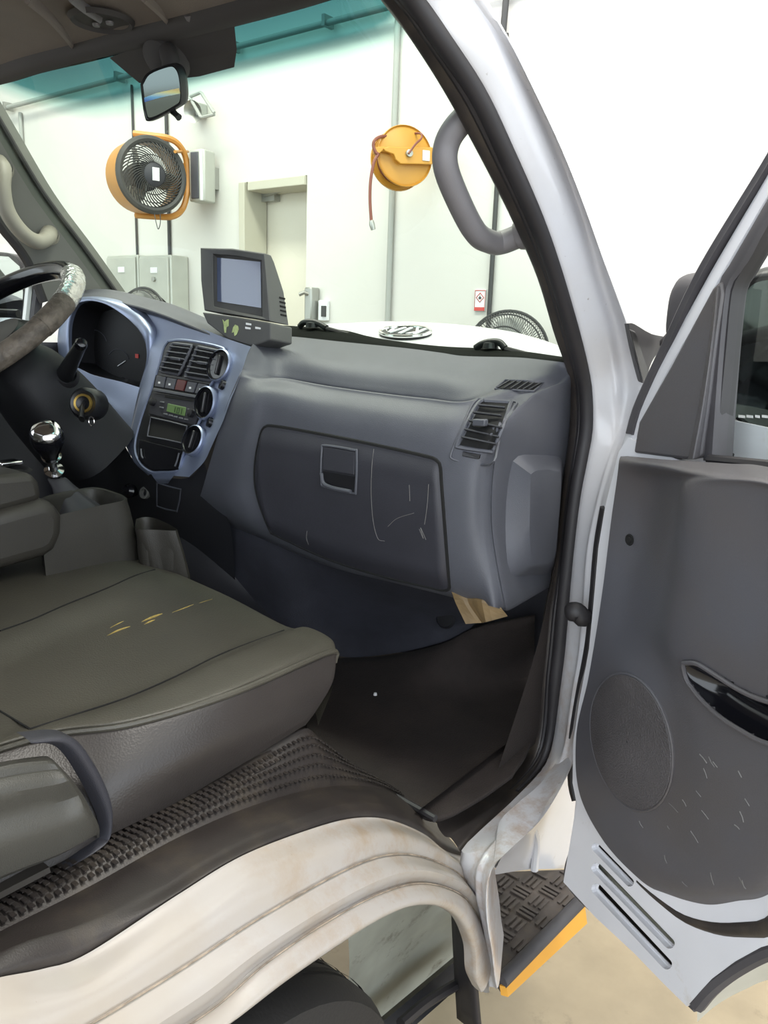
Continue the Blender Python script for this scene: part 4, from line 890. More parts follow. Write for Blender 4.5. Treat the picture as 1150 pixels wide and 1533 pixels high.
# digits on the display: 10:1
for pts in (((262, 609), (263, 609.2), (261.6, 617), (260.6, 617)), ((265.5, 610), (269, 610.6), (268.7, 611.6), (265.2, 611)), ((265.5, 610), (266.4, 610), (265, 618), (264, 618)), ((268.4, 610.6), (269.2, 610.8), (267.8, 619), (267, 618.8)), ((264, 617.2), (267.8, 618), (267.6, 619), (263.8, 618.3)), ((272, 611.5), (273, 611.7), (271.6, 620), (270.6, 619.8))): quad('digit', pts, .0082, 'lcd_dark', rd, .0003, 0)
for u, v in ((242, 602), (241, 610), (283, 613), (288, 614), (282, 620), (298, 605), (247, 620), (255, 622), (262, 624), (270, 626), (278, 628)): quad('radio_button', ((u - 3, v - 1.4), (u + 3, v - .4), (u + 2.6, v + 2), (u - 3.2, v + 1)), .0085, 'dash', rd)
for u, v in ((230, 602), (288, 619)): obj('radio_knob', MB().lathe(FS(u, v, .006), fsn, [(.009, 0), (.008, .008), (0, .009)], 16), MAT['black'], rd)
pk = quad('pocket_shade', ((226, 625), (280, 638), (275, 664), (221, 653)), .0045, 'void', fascia)  # flat near-black plate painted for the shade inside the pocket
obj('pocket_rim', MB().tube([FS(u, v, .006) for u, v in ((226, 625), (253, 631), (280, 638), (278, 651), (275, 664), (248, 658), (221, 653), (223, 639))], .0018, 6, closed=True), MAT['dash'], pk)
at_ = quad('ashtray', ((207, 657), (274, 673), (266, 704), (228, 705), (206, 688)), .007, 'gloss_black', fascia, .006, .003)
for a in (((211, 672), (212, 682), (214, 686)), ((268, 678), (265, 690), (262, 698))): obj('ashtray_grip', MB().tube(cr([FS(u, v, .010) for u, v in a], 4), .0018, 6), MAT['dash'], at_)
for i, (c, e, lab) in enumerate((((336, 550), (347, 529), 'upper'), ((316, 605), (326, 584), 'middle'), ((297, 662), (306, 641), 'lower'))):
    p, q = F(*c, .012), F(*e, .012); r = min(.034, (q - p).length); nn = (F(*c, 1) - F(*c, 0)); nn = (nn.normalized() + (CAM - p).normalized() * .30).normalized()
    kb = obj('dial', MB().lathe(p, nn, [(r, -.02), (r, .003), (r * .94, .005), (r * .88, .004), (r * .86, .001), (0, .001)], 32), MAT['gloss_black'], fascia)
    obj('dial_ring', MB().lathe(p, nn, [(r * 1.02, -.02), (r * 1.03, .003), (r * .95, .0055)], 32), MAT['bezel'], kb)
    obj('dial_grip', MB().box(p + nn * .004, (.0025, r * .62, .004), (nn.cross(V(0, 0, 1)).normalized(), nn.cross(nn.cross(V(0, 0, 1))).normalized(), nn)), MAT['black'], kb, bevel=.003)
for u, v in ((335, 577), (316, 633)): obj('push_button', MB().lathe(F(u, v, 0), F(u, v, 1) - F(u, v, 0), [(.011, -.002), (.010, .007), (0, .008)], 18), MAT['gloss_black'], fascia)
obj('fascia_tail', MB().grid([[at(224, 706, Y=1.055), at(262, 710, Y=1.045)], [at(232, 718, Y=1.06), at(255, 719, Y=1.055)], [at(240, 727, Y=1.09), at(250, 727, Y=1.09)]], 4, 4), MAT['bezel'], fascia)

# ---- instrument cluster
clus = thing('instrument_cluster', 'dark instrument cluster in a deep hooded recess behind the steering wheel', 'gauge', at(160, 575, Y=1.2))
opn = [(103, 540), (101, 510), (103, 481), (113, 457), (132, 450), (155, 454), (177, 466), (196, 481), (211, 499), (219, 520), (219, 545), (210, 580), (183, 572), (158, 566), (136, 560), (117, 550)]
o3 = cr([at(u, v, Y=1.157) for u, v in opn + opn[:1]], 4)[:-1]; cc = sum(o3, V(0, 0, 0)) / len(o3)
b3 = [cc + (p - cc) * .93 + V(-.01, .075, -.012) for p in o3]
obj('recess', MB().grid([o3, b3], 1, 1, closed=True), MAT['black'], clus)
fcl = MB().add(b3, [tuple(range(len(b3)))]); obj('gauge_face', fcl, MAT['soft_black'], clus, smooth=False)
def GF(u, v, o=.002): return at(u, v, Y=b3[0].y - o)
for c, r in (((176, 545), 22), ((140, 520), 26)): obj('gauge_arc', MB().tube([GF(c[0] + r * math.cos(a) * .8, c[1] - r * math.sin(a)) for a in [math.radians(20 + i * 7) for i in range(18)]], .0010, 5), MAT['dash'], clus)
obj('needle', MB().tube([GF(176, 548), GF(188, 540)], .0012, 5), MAT['white'], clus)
obj('warning_light', MB().box(GF(205, 533), (.006, .001, .005)), MAT['red'], clus)
for u, v in ((145, 559), (186, 569)): obj('trip_knob', MB().tube([GF(u - 3, v - 2, .0), GF(u + 3, v + 1, .03)], [.005, .004], 10), MAT['black'], clus)
# ---- grey pad over the cluster running to the monitor
PT = [(96, 452), (120, 440), (143, 436), (170, 437), (200, 443), (232, 451), (262, 459), (304, 476), (345, 495), (390, 507)]
PB = [(96, 470), (112, 452), (131, 445), (160, 447), (187, 454), (212, 460), (245, 471), (290, 489), (335, 508), (378, 521)]
pt3 = [at(u, v, Y=1.30 - .008 * i) for i, (u, v) in enumerate(PT)]; pb3 = [at(u, v, Y=1.195 - .006 * i) for i, (u, v) in enumerate(PB)]
obj('top_pad', MB().grid([[p + V(0, .06, -.08) for p in pt3], pt3, [a.lerp(b, .5) + V(0, 0, .004) for a, b in zip(pt3, pb3)], pb3, [p + V(0, .01, -.012) for p in pb3]], 5, 4), MAT['dash'], dash)
# ---- lower centre and driver side lower panels
lowc = [[(-40, 560), (60, 575), (150, 600), (200, 690), (250, 714), (285, 714), (305, 690)], [(-40, 640), (60, 650), (150, 660), (205, 715), (255, 735), (290, 740), (320, 735)], [(-40, 720), (60, 720), (150, 730), (210, 760), (260, 775), (300, 785), (345, 790)], [(-40, 800), (60, 800), (150, 800), (220, 830), (270, 850), (310, 865), (352, 870)]]
yl = [[1.12, 1.12, 1.13, 1.09, 1.07, 1.06, 1.055], [1.14, 1.14, 1.13, 1.10, 1.08, 1.07, 1.06], [1.16, 1.16, 1.15, 1.13, 1.11, 1.10, 1.09], [1.2, 1.2, 1.2, 1.18, 1.16, 1.15, 1.15]]
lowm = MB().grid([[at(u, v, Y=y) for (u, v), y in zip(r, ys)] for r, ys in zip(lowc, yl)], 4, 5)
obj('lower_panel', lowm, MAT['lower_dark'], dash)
LWB = lowm.bvh()
def LW(u, v, o=0.): 
    p = on(LWB, u, v, o); return p if p is not None else at(u, v, Y=1.08)
obj('socket_panel', MB().tube([LW(u, v, .002) for u, v in ((236, 722), (255, 728), (272, 732), (270, 748), (266, 765), (250, 762), (236, 757), (236, 740))], .002, 6, closed=True), MAT['dash'], dash)
obj('lighter_socket', MB().lathe(LW(219, 738, 0), V(.2, -1, .3), [(.014, 0), (.014, .008), (.009, .009), (.008, .0)], 18), MAT['steel'], dash)
obj('lower_knob', MB().lathe(LW(203, 735, 0), V(.1, -1, .2), [(.012, 0), (.018, .02), (.012, .03), (0, .032)], 18), MAT['gloss_black'], dash)
# toe board and tunnel side
toe = [[(330, 720), (420, 795), (500, 840), (600, 865), (690, 884), (745, 900)], [(335, 790), (425, 840), (500, 885), (600, 905), (690, 906), (745, 905)], [(345, 860), (430, 900), (500, 940), (595, 945), (680, 930), (725, 920)], [(360, 930), (438, 945), (505, 982), (583, 979), (660, 962), (705, 940)]]
yt = [[1.10, 1.12, 1.15, 1.18, 1.20, 1.22], [1.12, 1.14, 1.22, 1.28, 1.30, 1.32], [1.15, 1.17, 1.28, 1.34, 1.36, 1.37], [1.18, 1.20, 1.30, 1.36, 1.37, 1.37]]
toem = MB().grid([[at(u, v, Y=y) for (u, v), y in zip(r, ys)] for r, ys in zip(toe, yt)], 5, 5)
obj('toe_board', toem, MAT['toe'], dash)
TB = toem.bvh()
tp_ = on(TB, 668, 924, .003)
if tp_: obj('carpet_button', MB().lathe(tp_, V(.1, -1, .3), [(.022, 0), (.018, .005), (0, .006)], 20), MAT['black'], dash)
# loose brown paper hanging under the glove box
pa = MB().grid([[at(676, 886, Y=1.09), at(700, 893, Y=1.10), at(722, 897, Y=1.09), at(745, 903, Y=1.10)], [at(683, 905, Y=1.08), at(703, 905, Y=1.10), at(722, 902, Y=1.085), at(752, 912, Y=1.10)], [at(697, 934, Y=1.09), at(722, 932, Y=1.11), at(728, 931, Y=1.09), at(760, 922, Y=1.11)]], 3, 3)
obj('paper_scrap', pa, MAT['paper'], None, 'crumpled brown paper sticking out under the glove box', 'paper', solid=.001, smooth=False)

# ---- monitor on the dashboard
mon = thing('dash_monitor', 'grey box monitor with a blank blue screen on the dashboard', 'monitor', at(370, 505, Y=1.15))
mp = (at(350, 430, Y=1.155), V(.10, -1, .12).normalized()); mn = mp[1]
def Mo(u, v, o=0.0): return at(u, v, plane=(mp[0] + mn * o, mn))
fo = [(300, 371), (348, 372), (396, 379), (401, 430), (405, 481), (355, 472), (306, 465), (301, 420)]
fi = [(319, 380), (355, 383), (392, 389), (393, 430), (393, 474), (356, 467), (320, 459), (319, 420)]
si = [(325, 385.5), (357, 388.5), (390, 392), (390.5, 427), (391, 461), (358, 456), (325.5, 451), (325, 420)]
front = [Mo(*p) for p in fo]
bk = [p - mn * d + V(0, 0, dz) for p, d, dz in zip(front, (.03, .03, .03, .05, .058, .058, .058, .05), (-.012, -.012, -.012, -.0, 0, 0, 0, 0))]
mbm = MB().grid([[Mo(*p, -.016) for p in si], [Mo(*p, -.012) for p in fi], [Mo(*p, -.002) for p in fi], [Mo(lerp(a[0], b[0], .8), lerp(a[1], b[1], .8), .002) for a, b in zip(fi, fo)], front, [p - mn * .02 for p in front], bk], closed=True)
mbm.add(bk, [tuple(range(8))])
obj('casing', mbm, MAT['monitor'], mon, smooth=30, bevel=.002)
obj('screen', MB().prism([Mo(*p, -.0145) for p in (si[0], si[2], si[4], si[6])], mn * -.004), MAT['screen'], mon, smooth=False)
# cooling slots in the side
for i in range(5):
    a = Mo(402.0 + .5 * i, 441 + 6.5 * i) - mn * .034; b = a - mn * .018
    obj('cooling_slot', MB().box((a + b) / 2 + V(.0, 0, 0), (.0012, .009, .0016), (V(1, .1, 0).normalized(), mn, V(0, 0, 1))), MAT['void'], mon, smooth=False)
ba = [Mo(*p, .006) for p in ((302, 467), (352, 474), (405, 483), (405, 509), (376, 519), (340, 507), (310, 484))]
obj('base', MB().prism(ba, -mn * .07), MAT['monitor'], mon, smooth=False, bevel=.003)
for pts in (((333, 478), (336, 482), (339, 479), (342, 478), (342, 488), (339, 490), (338, 498), (336, 498), (335, 488)), ((349, 490), (352, 486), (356, 488), (357, 493), (354, 501), (351, 503), (350, 497), (347, 498))): obj('worn_sticker', MB().prism([Mo(*p, .0072) for p in pts], mn * -.0008), MAT['sticker'], mon, smooth=False)
for u, v in ((372, 485), (371, 491), (386, 491)): obj('white_mark', MB().prism([Mo(u + a, v + b, .0072) for a, b in ((-4, -2), (4, -.5), (4, 2.2), (-4, 1.2))], mn * -.0008), MAT['white'], mon, smooth=False, bevel=.0003)

# ---- steering wheel and column
swc = V(-.364, .82, 1.420); th = math.radians(38); e1 = V(1, 0, .02).normalized(); e2 = V(0, math.cos(th), math.sin(th)); RS = .2014; sn = e1.cross(e2)
col = thing('steering_column', 'black steering column with worn taped wheel, stalk and ignition key', 'steering wheel', swc - sn * .3, kind='thing')
stw = part_empty('steering_wheel', col, swc)
def sp_(a, r=RS, h=0): return swc + e1 * (r * math.cos(a)) + e2 * (r * math.sin(a)) + sn * h
obj('rim', MB().tube([sp_(2 * math.pi * k / 72) for k in range(72)], .0205, 14, closed=True), MAT['gloss_black'], stw)
def arc(a0, a1, r, m, name, lab=None): obj(name, MB().tube([sp_(math.radians(a0 + (a1 - a0) * i / 20)) for i in range(21)], r, 16), MAT[m], stw, lab)
arc(-62, 8, .0218, 'worn', 'worn_leather_wrap'); arc(2, 34, .0228, 'worn', 'peeling_cover'); arc(24, 62, .0232, 'foil', 'silver_tape', 'crinkled silver tape')
for a in (0, 180, 270): 
    r_ = math.radians(a); obj('spoke', MB().tube([sp_(r_, RS * .98), sp_(r_, RS * .6, -.03), sp_(r_, RS * .2, -.04)], [.012, .016, .022], 10, flat=.6), MAT['black'], stw)
obj('hub', MB().lathe(swc - sn * .05, sn, [(.075, -.01), (.08, .01), (.06, .03), (0, .035)], 28), MAT['black'], stw)
ca = swc - sn * .07; cb2 = swc - sn * .32 + V(.0, .02, -.02)
shr = []
for t, w, h in ((0, .055, .05), (.15, .085, .07), (.5, .10, .085), (1, .11, .09)):
    c = ca.lerp(cb2, t); shr.append([c + e1 * (w * math.copysign(abs(math.cos(a)) ** .6, math.cos(a))) + e2 * (h * math.copysign(abs(math.sin(a)) ** .6, math.sin(a))) for a in [2 * math.pi * k / 28 for k in range(28)]])
shm = MB().grid(shr, 1, 5, closed=True); shm.add(shr[0], [tuple(range(28))]); obj('shroud', shm, MAT['soft_black'], col, smooth=60)
sb0 = at(100, 556, Y=.93); sb1 = at(121, 516, Y=.88)
stk = obj('stalk', MB().tube([sb0 - (sb1 - sb0) * .3, sb0, sb0.lerp(sb1, .5), sb1], [.020, .0175, .0145, .0115], 14), MAT['black'], col)
obj('stalk_tip', MB().lathe(sb1, (sb1 - sb0), [(.0115, -.002), (.0125, .004), (.009, .012), (0, .015)], 18), MAT['gloss_black'], stk)
obj('stalk_boot', MB().lathe(sb0 - (sb1 - sb0) * .15, (sb1 - sb0), [(.032, -.02), (.030, 0), (.022, .012)], 20), MAT['rubber'], stk)
ic = at(127, 604, Y=.90); iv = (CAM - ic).normalized() + V(-.5, 0, 0); iv.normalize()
ig = obj('ignition_lock', MB().lathe(ic, iv, [(.032, -.04), (.032, .0), (.026, .008), (.020, .006), (.014, .001), (0, .0)], 26), MAT['black'], col)
obj('brass_ring', MB().lathe(ic, iv, [(.019, .0062), (.018, .011), (.014, .010)], 26), MAT['brass'], ig)
obj('key', MB().tube([ic + iv * .004, ic + iv * .02 + V(.005, 0, -.012), ic + iv * .03 + V(.010, 0, -.032)], [.006, .010, .012], 10, flat=.45), MAT['black'], ig)
kr = at(137, 631, Y=.875); obj('key_ring', MB().tube([kr + V(.009 * math.cos(a), 0, .009 * math.sin(a)) for a in [2 * math.pi * k / 20 for k in range(20)]], .0013, 6, closed=True), MAT['chrome'], ig)

# ---- rear view mirror
rvm = thing('rear_view_mirror', 'black framed rear view mirror with a painted rainbow reflection, hanging from the windscreen', 'mirror', at(240, 175, Y=.93))
rp = (at(243, 138, Y=.93), (CAM - at(243, 138, Y=.93)).normalized()); rn = (rp[1] + V(-.25, 0, .05)).normalized(); rp = (rp[0], rn)
RO_ = [(210, 126), (222, 108), (252, 96), (264, 98), (271, 115), (273, 150), (262, 162), (225, 181), (216, 172)]
def Rm(u, v, o=0.0): return at(u, v, plane=(rp[0] + rn * o, rn))
ro3 = cr([Rm(*p) for p in RO_ + RO_[:1]], 4)[:-1]; rc = sum(ro3, V(0, 0, 0)) / len(ro3); nR = len(ro3)
inn3 = [rc + (p - rc) * .88 for p in ro3]; bk3 = [rc + (p - rc) * .97 - rn * .02 + V(.012, .0, 0) for p in ro3]; bk4 = [rc + (p - rc) * .5 - rn * .045 + V(.016, 0, 0) for p in ro3]
hs = MB().grid([inn3, [rc + (p - rc) * .93 + rn * .003 for p in ro3], ro3, bk3, bk4], 1, 2, closed=True); hs.add(bk4, [tuple(range(nR))])
obj('housing', hs, MAT['black'], rvm, smooth=60)
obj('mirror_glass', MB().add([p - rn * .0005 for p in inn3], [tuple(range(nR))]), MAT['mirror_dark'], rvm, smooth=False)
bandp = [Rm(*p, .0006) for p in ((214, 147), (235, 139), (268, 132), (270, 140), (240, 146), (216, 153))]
obj('rainbow_reflection_paint', MB().add(bandp, [tuple(range(6))]), MAT['rainbow'], rvm, smooth=False)  # reflection painted as a coloured patch on the glass
obj('tab', MB().tube([Rm(258, 166, -.01), Rm(264, 172, -.005), Rm(268, 176, 0)], [.006, .005, .006], 8), MAT['black'], rvm)
obj('stem', MB().tube(cr([Rm(256, 112, -.04), Rm(256, 92, -.05), Rm(252, 80, -.07), on(wbvh, 255, 76, .0) or Rm(255, 76, -.1)], 4), .016, 12), MAT['dark_trim'], rvm)
obj('stem_base', MB().lathe((on(wbvh, 252, 84, 0) or Rm(252, 84, -.1)), V(0, -.7, -.7), [(.045, 0), (.04, .02), (.02, .035), (0, .036)], 22), MAT['dark_trim'], rvm)
# ================================================================ PASSENGER DOOR (open)
dH = at(905, 900, X=.845); dd_ = V(.88, -.475, 0).normalized(); dn = V(-dd_.y * -1 * -1, 0, 0)
dn = V(dd_.y, -dd_.x, 0).normalized()
if dn.y > 0: dn = -dn
def DP(u, v, o=0.0): return at(u, v, plane=(dH + dn * o, dn))
pdoor = thing('passenger_door', 'open passenger door with dark grey trim panel, white frame and louvre slots', 'car door', V(dH.x, dH.y, .45), kind='thing')
def DS(s, z, o=0.0): return V(dH.x, dH.y, 0) + dd_ * s + V(0, 0, z) + dn * o
def fill(loops, name):
    bm = bmesh.new()
    for lp_ in loops:
        vs = [bm.verts.new(p) for p in lp_]
        for i in range(len(vs)): bm.edges.new((vs[i], vs[(i + 1) % len(vs)]))
    bmesh.ops.triangle_fill(bm, use_beauty=True, use_dissolve=False, edges=bm.edges[:])
    me = bpy.data.meshes.new(name); bm.to_mesh(me); bm.free()
    mb = MB(); mb.v = [v.co.copy() for v in me.vertices]; mb.f = [tuple(p.vertices) for p in me.polygons]; bpy.data.meshes.remove(me)
    return mb
def capsule(a, b, w, n=6):
    a, b = V(*a, 0), V(*b, 0); d = (b - a).normalized(); s = V(-d.y, d.x, 0); out = []
    for c, sg in ((a, -1), (b, 1)):
        for i in range(n + 1):
            t = math.pi * i / n - math.pi / 2; out.append(c + (d * (math.cos(t) * sg) + s * (math.sin(t) * sg)) * w)
    return [(p.x, p.y) for p in out]
shell = [(950, 655), (936, 676), (930, 700), (915, 760), (905, 820), (898, 900), (891, 970), (876, 1050), (867, 1110), (866, 1170), (872, 1200), (862, 1260), (852, 1318), (900, 1370), (960, 1425), (1000, 1466), (1038, 1503), (1050, 1490), (1075, 1462), (1110, 1436), (1150, 1414)]
shell3 = [DP(u, v) for u, v in shell] + [DS(.42, .76), DS(.50, .86), DS(.60, .93), DS(.74, .965), DS(.93, .97), DS(.955, 1.0), DS(.955, 1.30), DS(.5, 1.30), DP(1150, 700), DP(1030, 690)]
slots = [capsule((901, 1266), (952, 1318), 6.5), capsule((902, 1297), (1012, 1409), 8), capsule((902, 1328), (1008, 1440), 8)]
sh = fill([shell3] + [[DP(u, v) for u, v in s] for s in slots], 'shell')
obj('inner_shell', sh, MAT['white_paint'], pdoor, smooth=False, solid=.012, soff=-1)
for s in slots[:3]: obj('louvre_rim', MB().tube([DP(u, v, .0015) for u, v in s], .0028, 6, closed=True), MAT['white_paint'], pdoor)
obj('slot_shade_sheet', MB().prism([DP(u, v, -.022) for u, v in ((885, 1240), (1040, 1390), (1030, 1470), (880, 1330))], -dn * .002), MAT['void'], pdoor, smooth=False)  # black sheet painted for the dark inside behind the slots
obj('slot_lit_plate', MB().prism([DP(u, v, -.018) for u, v in ((896, 1292), (1006, 1404), (1016, 1420), (893, 1302))], dn * .002), MAT['inner'], pdoor, smooth=False)  # pale plate painted for the lit inside of the middle slot
osk = [(960, 600), (930, 690), (905, 780), (893, 900), (880, 1000), (862, 1110), (862, 1200), (850, 1320), (1040, 1510), (1090, 1475), (1150, 1440)]
obj('outer_skin', MB().prism([DP(u, v, -.075) for u, v in osk] + [DS(.42, .745, -.075), DS(.5, .85, -.075), DS(.6, .92, -.075), DS(.74, .955, -.075), DS(.96, .96, -.075), DS(.97, 1.30, -.075)], -dn * .004), MAT['white_paint'], pdoor, smooth=False)
# hem along front and bottom edge
obj('edge_seal', MB().tube(resample([DP(u, v, -.004) for u, v in ((872, 1196), (862, 1258), (850, 1318), (900, 1373), (960, 1428), (1000, 1469), (1042, 1510))], 60), .0055, 8), MAT['rubber_grey'], pdoor)
edge_in = [(938, 676), (931, 700), (916, 760), (906, 820), (899, 900), (892, 970), (877, 1050), (868, 1110), (867, 1170), (873, 1198)]
obj('front_hem', MB().grid([[DP(u, v, .002) for u, v in edge_in], [DP(u - 5, v, -.004) for u, v in edge_in], [DP(u - 7, v + 2, -.03) for u, v in edge_in], [DP(u - 3, v + 2, -.075) for u, v in edge_in]], 4, 3), MAT['white_paint'], pdoor)
obj('front_seal', MB().tube(resample([DP(u - 9, v, -.035) for u, v in edge_in[2:]], 40), .010, 8), MAT['rubber'], pdoor)
# swage above the arch and arch edge seal
obj('arch_seal', MB().tube(resample([DP(u, v, .002) for u, v in ((1044, 1504), (1062, 1482), (1085, 1462), (1115, 1442), (1150, 1424))] + [DS(.42, .755, .002), DS(.50, .855, .002), DS(.60, .925, .002), DS(.74, .96, .002), DS(.93, .965, .002)], 60), .011, 8), MAT['rubber_grey'], pdoor)
obj('arch_return', MB().grid([[DP(u, v, .0) for u, v in ((1044, 1508), (1066, 1484), (1090, 1466), (1118, 1448), (1150, 1432), (1230, 1412))], [DP(u, v + 22, -.07) for u, v in ((1044, 1508), (1066, 1488), (1090, 1472), (1118, 1458), (1150, 1445), (1230, 1430))]], 5, 2), MAT['cabinet'], pdoor)
obj('shell_swage', MB().tube(resample([DP(u, v, .001) for u, v in ((1030, 1478), (1045, 1460), (1075, 1425), (1110, 1404), (1150, 1392), (1230, 1380))], 30), .004, 8), MAT['white_paint'], pdoor)
obj('panel_seal', MB().tube(resample([DP(u, v, .006) for u, v in ((880, 1205), (900, 1248), (930, 1288), (962, 1322), (995, 1350), (1030, 1374), (1075, 1388), (1120, 1390), (1160, 1384))] + [DS(.42, .82, .006), DS(.5, .90, .006), DS(.62, .975, .006), DS(.75, 1.0, .006), DS(.9, 1.01, .006)], 60), [.003 + .010 * min(1, i / 25) for i in range(60)], 10), MAT['sill_plastic_shaded'], pdoor)
# ---- trim panel
ROWS = [
 [(930, 682, .004), (985, 687, .018), (1030, 690, .020), (1090, 694, .020), (1150, 699, .020), (1270, 707, .02)],
 [(927, 690, .016), (985, 699, .038), (1030, 706, .055), (1090, 713, .06), (1150, 721, .06), (1270, 735, .06)],
 [(924, 716, .016), (980, 722, .012), (1016, 725, .040), (1040, 728, .062), (1150, 738, .058), (1270, 752, .058)],
 [(915, 780, .013), (968, 785, .008), (1006, 788, .036), (1036, 790, .062), (1150, 795, .056), (1270, 800, .056)],
 [(904, 870, .013), (950, 872, .010), (992, 875, .034), (1028, 878, .060), (1150, 882, .056), (1270, 890, .056)],
 [(893, 945, .013), (935, 950, .016), (976, 955, .030), (1015, 960, .056), (1150, 968, .056), (1270, 975, .056)],
 [(880, 1020, .013), (925, 1020, .030), (990, 1020, .034), (1040, 1030, .044), (1150, 1040, .048), (1270, 1050, .05)],
 [(863, 1100, .013), (915, 1100, .036), (1000, 1100, .036), (1050, 1105, .044), (1150, 1110, .048), (1270, 1115, .05)],
 [(867, 1185, .013), (925, 1190, .034), (1000, 1195, .036), (1060, 1200, .044), (1150, 1205, .048), (1270, 1205, .05)],
 [(903, 1258, .013), (950, 1265, .030), (1010, 1270, .034), (1070, 1275, .040), (1150, 1275, .044), (1270, 1270, .05)],
 [(957, 1316, .010), (1000, 1325, .022), (1040, 1330, .028), (1090, 1331, .028), (1150, 1325, .03), (1270, 1310, .03)],
 [(997, 1341, .002), (1030, 1351, .004), (1065, 1356, .005), (1105, 1350, .005), (1150, 1340, .005), (1270, 1320, .005)]]
prow = []
for ri, r in enumerate(ROWS):
    q = [DP(p[0], p[1], p[2] + .012 * min(1, p[2] / .012)) for p in r[:-1]]; z0 = q[-1].z; oo = r[-1][2] + .012 * min(1, r[-1][2] / .012)
    zl = (1.29, 1.275, 1.26, 1.22, 1.17, 1.13, 1.11, 1.09, 1.07, 1.055, 1.035, 1.025)[ri]      # the lower edge climbs over the wheel arch
    q += [DS(.42, lerp(z0, zl, .35), oo), DS(.55, lerp(z0, zl, .78), oo), DS(.72, lerp(z0, zl, .97), oo), DS(.91, zl, oo * .9), DS(.935, zl, .004)]
    prow.append(q)
pm_ = MB().grid(prow, 14, 14)
# cut the pull pocket out of the panel
PKU = [(1025, 992), (1045, 992), (1072, 1008), (1108, 1031), (1150, 1049), (1230, 1066), (1285, 1100)]; PKL = [(1027, 1004), (1032, 1019), (1052, 1046), (1081, 1073), (1117, 1096), (1150, 1112), (1230, 1132), (1285, 1128)]
def proj(p):
    q = p - CAM; z = q.dot(FW); return (W_IMG / 2 + FPX * q.dot(RT) / z, H_IMG / 2 - FPX * q.dot(UP) / z)
pkp = [V(u, v, 0) for u, v in PKU + PKL[-2::-1]]
pm_bvh = pm_.bvh()
pm_.f = [f for f in pm_.f if not inside(V(*proj(sum((pm_.v[i] for i in f), V(0, 0, 0)) / len(f)), 0), pkp)]
pn = obj('trim_panel', pm_, MAT['door_plastic'], pdoor)
def PN(u, v, o=0.0):
    p = on(pm_bvh, u, v, o); return p if p is not None else DP(u, v, .05 + o)
nu_ = 26
U_, L_ = resample([PN(u, v, .003) for u, v in PKU], nu_), resample([PN(u, v, .003) for u, v in [PKU[0]] + PKL[:-1] + [PKU[-1]]], nu_)
pkt = MB().grid([U_, [a.lerp(b, .15) - dn * .020 * min(1, i / 5, (25 - i) / 5) for i, (a, b) in enumerate(zip(U_, L_))], [a.lerp(b, .5) - dn * .030 * min(1, i / 5, (25 - i) / 5) for i, (a, b) in enumerate(zip(U_, L_))], [a.lerp(b, .85) - dn * .020 * min(1, i / 5, (25 - i) / 5) for i, (a, b) in enumerate(zip(U_, L_))], L_], 1, 5)
po = obj('pull_pocket', pkt, MAT['gloss_black'], pdoor)
obj('pocket_rim', MB().tube(resample(list(reversed(L_)) + U_[1:], 80), .0032, 8), MAT['door_plastic'], po)
obj('pull_lever', MB().prism([DP(u, v, .062) for u, v in ((1143, 1040), (1230, 1048), (1230, 1062), (1150, 1052))], -dn * .02), MAT['black'], po, smooth=False, bevel=.003)
# speaker
spc = PN(943, 1110, .0); rx = (DP(1005, 1115, .036) - DP(943, 1110, .036)).length; rz = (DP(950, 1010, .036) - DP(950, 1208, .036)).length / 2
zz_ = V(0, 0, 1)
def SPK(r, a, o=0.0):
    t = spc + dd_ * (rx * r * math.cos(a)) + zz_ * (rz * r * math.sin(a)); u, v = proj(t); return PN(u, v, o)
spk = MB().grid([[SPK(r, 2 * math.pi * k / 48, o) for k in range(48)] for r, o in ((1.0, -.0005), (.97, .0035), (.9, .004), (.6, .005), (.3, .005), (.02, .005))], closed=True)
sk = obj('speaker_grille', spk, MAT['grille'], pdoor)
obj('grille_ring', MB().tube([SPK(1.0, 2 * math.pi * k / 48, .001) for k in range(48)], .0022, 6, closed=True), MAT['door_plastic'], sk)
obj('trim_screw', MB().lathe(PN(943, 808, .0), dn, [(.009, .0005), (.008, .002), (.005, .001), (.004, .003), (0, .003)], 16), MAT['void'], pdoor)
obj('trim_clip', MB().box(DP(880, 1198, .012), (.003, .004, .012), (dd_, dn, V(0, 0, 1))), MAT['white'], pdoor, bevel=.002)
# pale scuffs on the lower trim
rs = random.Random(3)
for k in range(34):
    u, v = rs.uniform(900, 1140), rs.uniform(1120, 1320)
    if v > 1250 and u < 980: continue
    L = rs.uniform(6, 22); a = math.radians(rs.uniform(40, 75)); w = rs.uniform(.0004, .0009)
    obj('scuff', MB().tube([PN(u, v, .0), PN(u + L * .5 * math.cos(a) + rs.uniform(-1, 1), v + L * .5 * math.sin(a), .0), PN(u + L * math.cos(a), v + L * math.sin(a), 0)], w, 4), MAT['scuff'], pn)
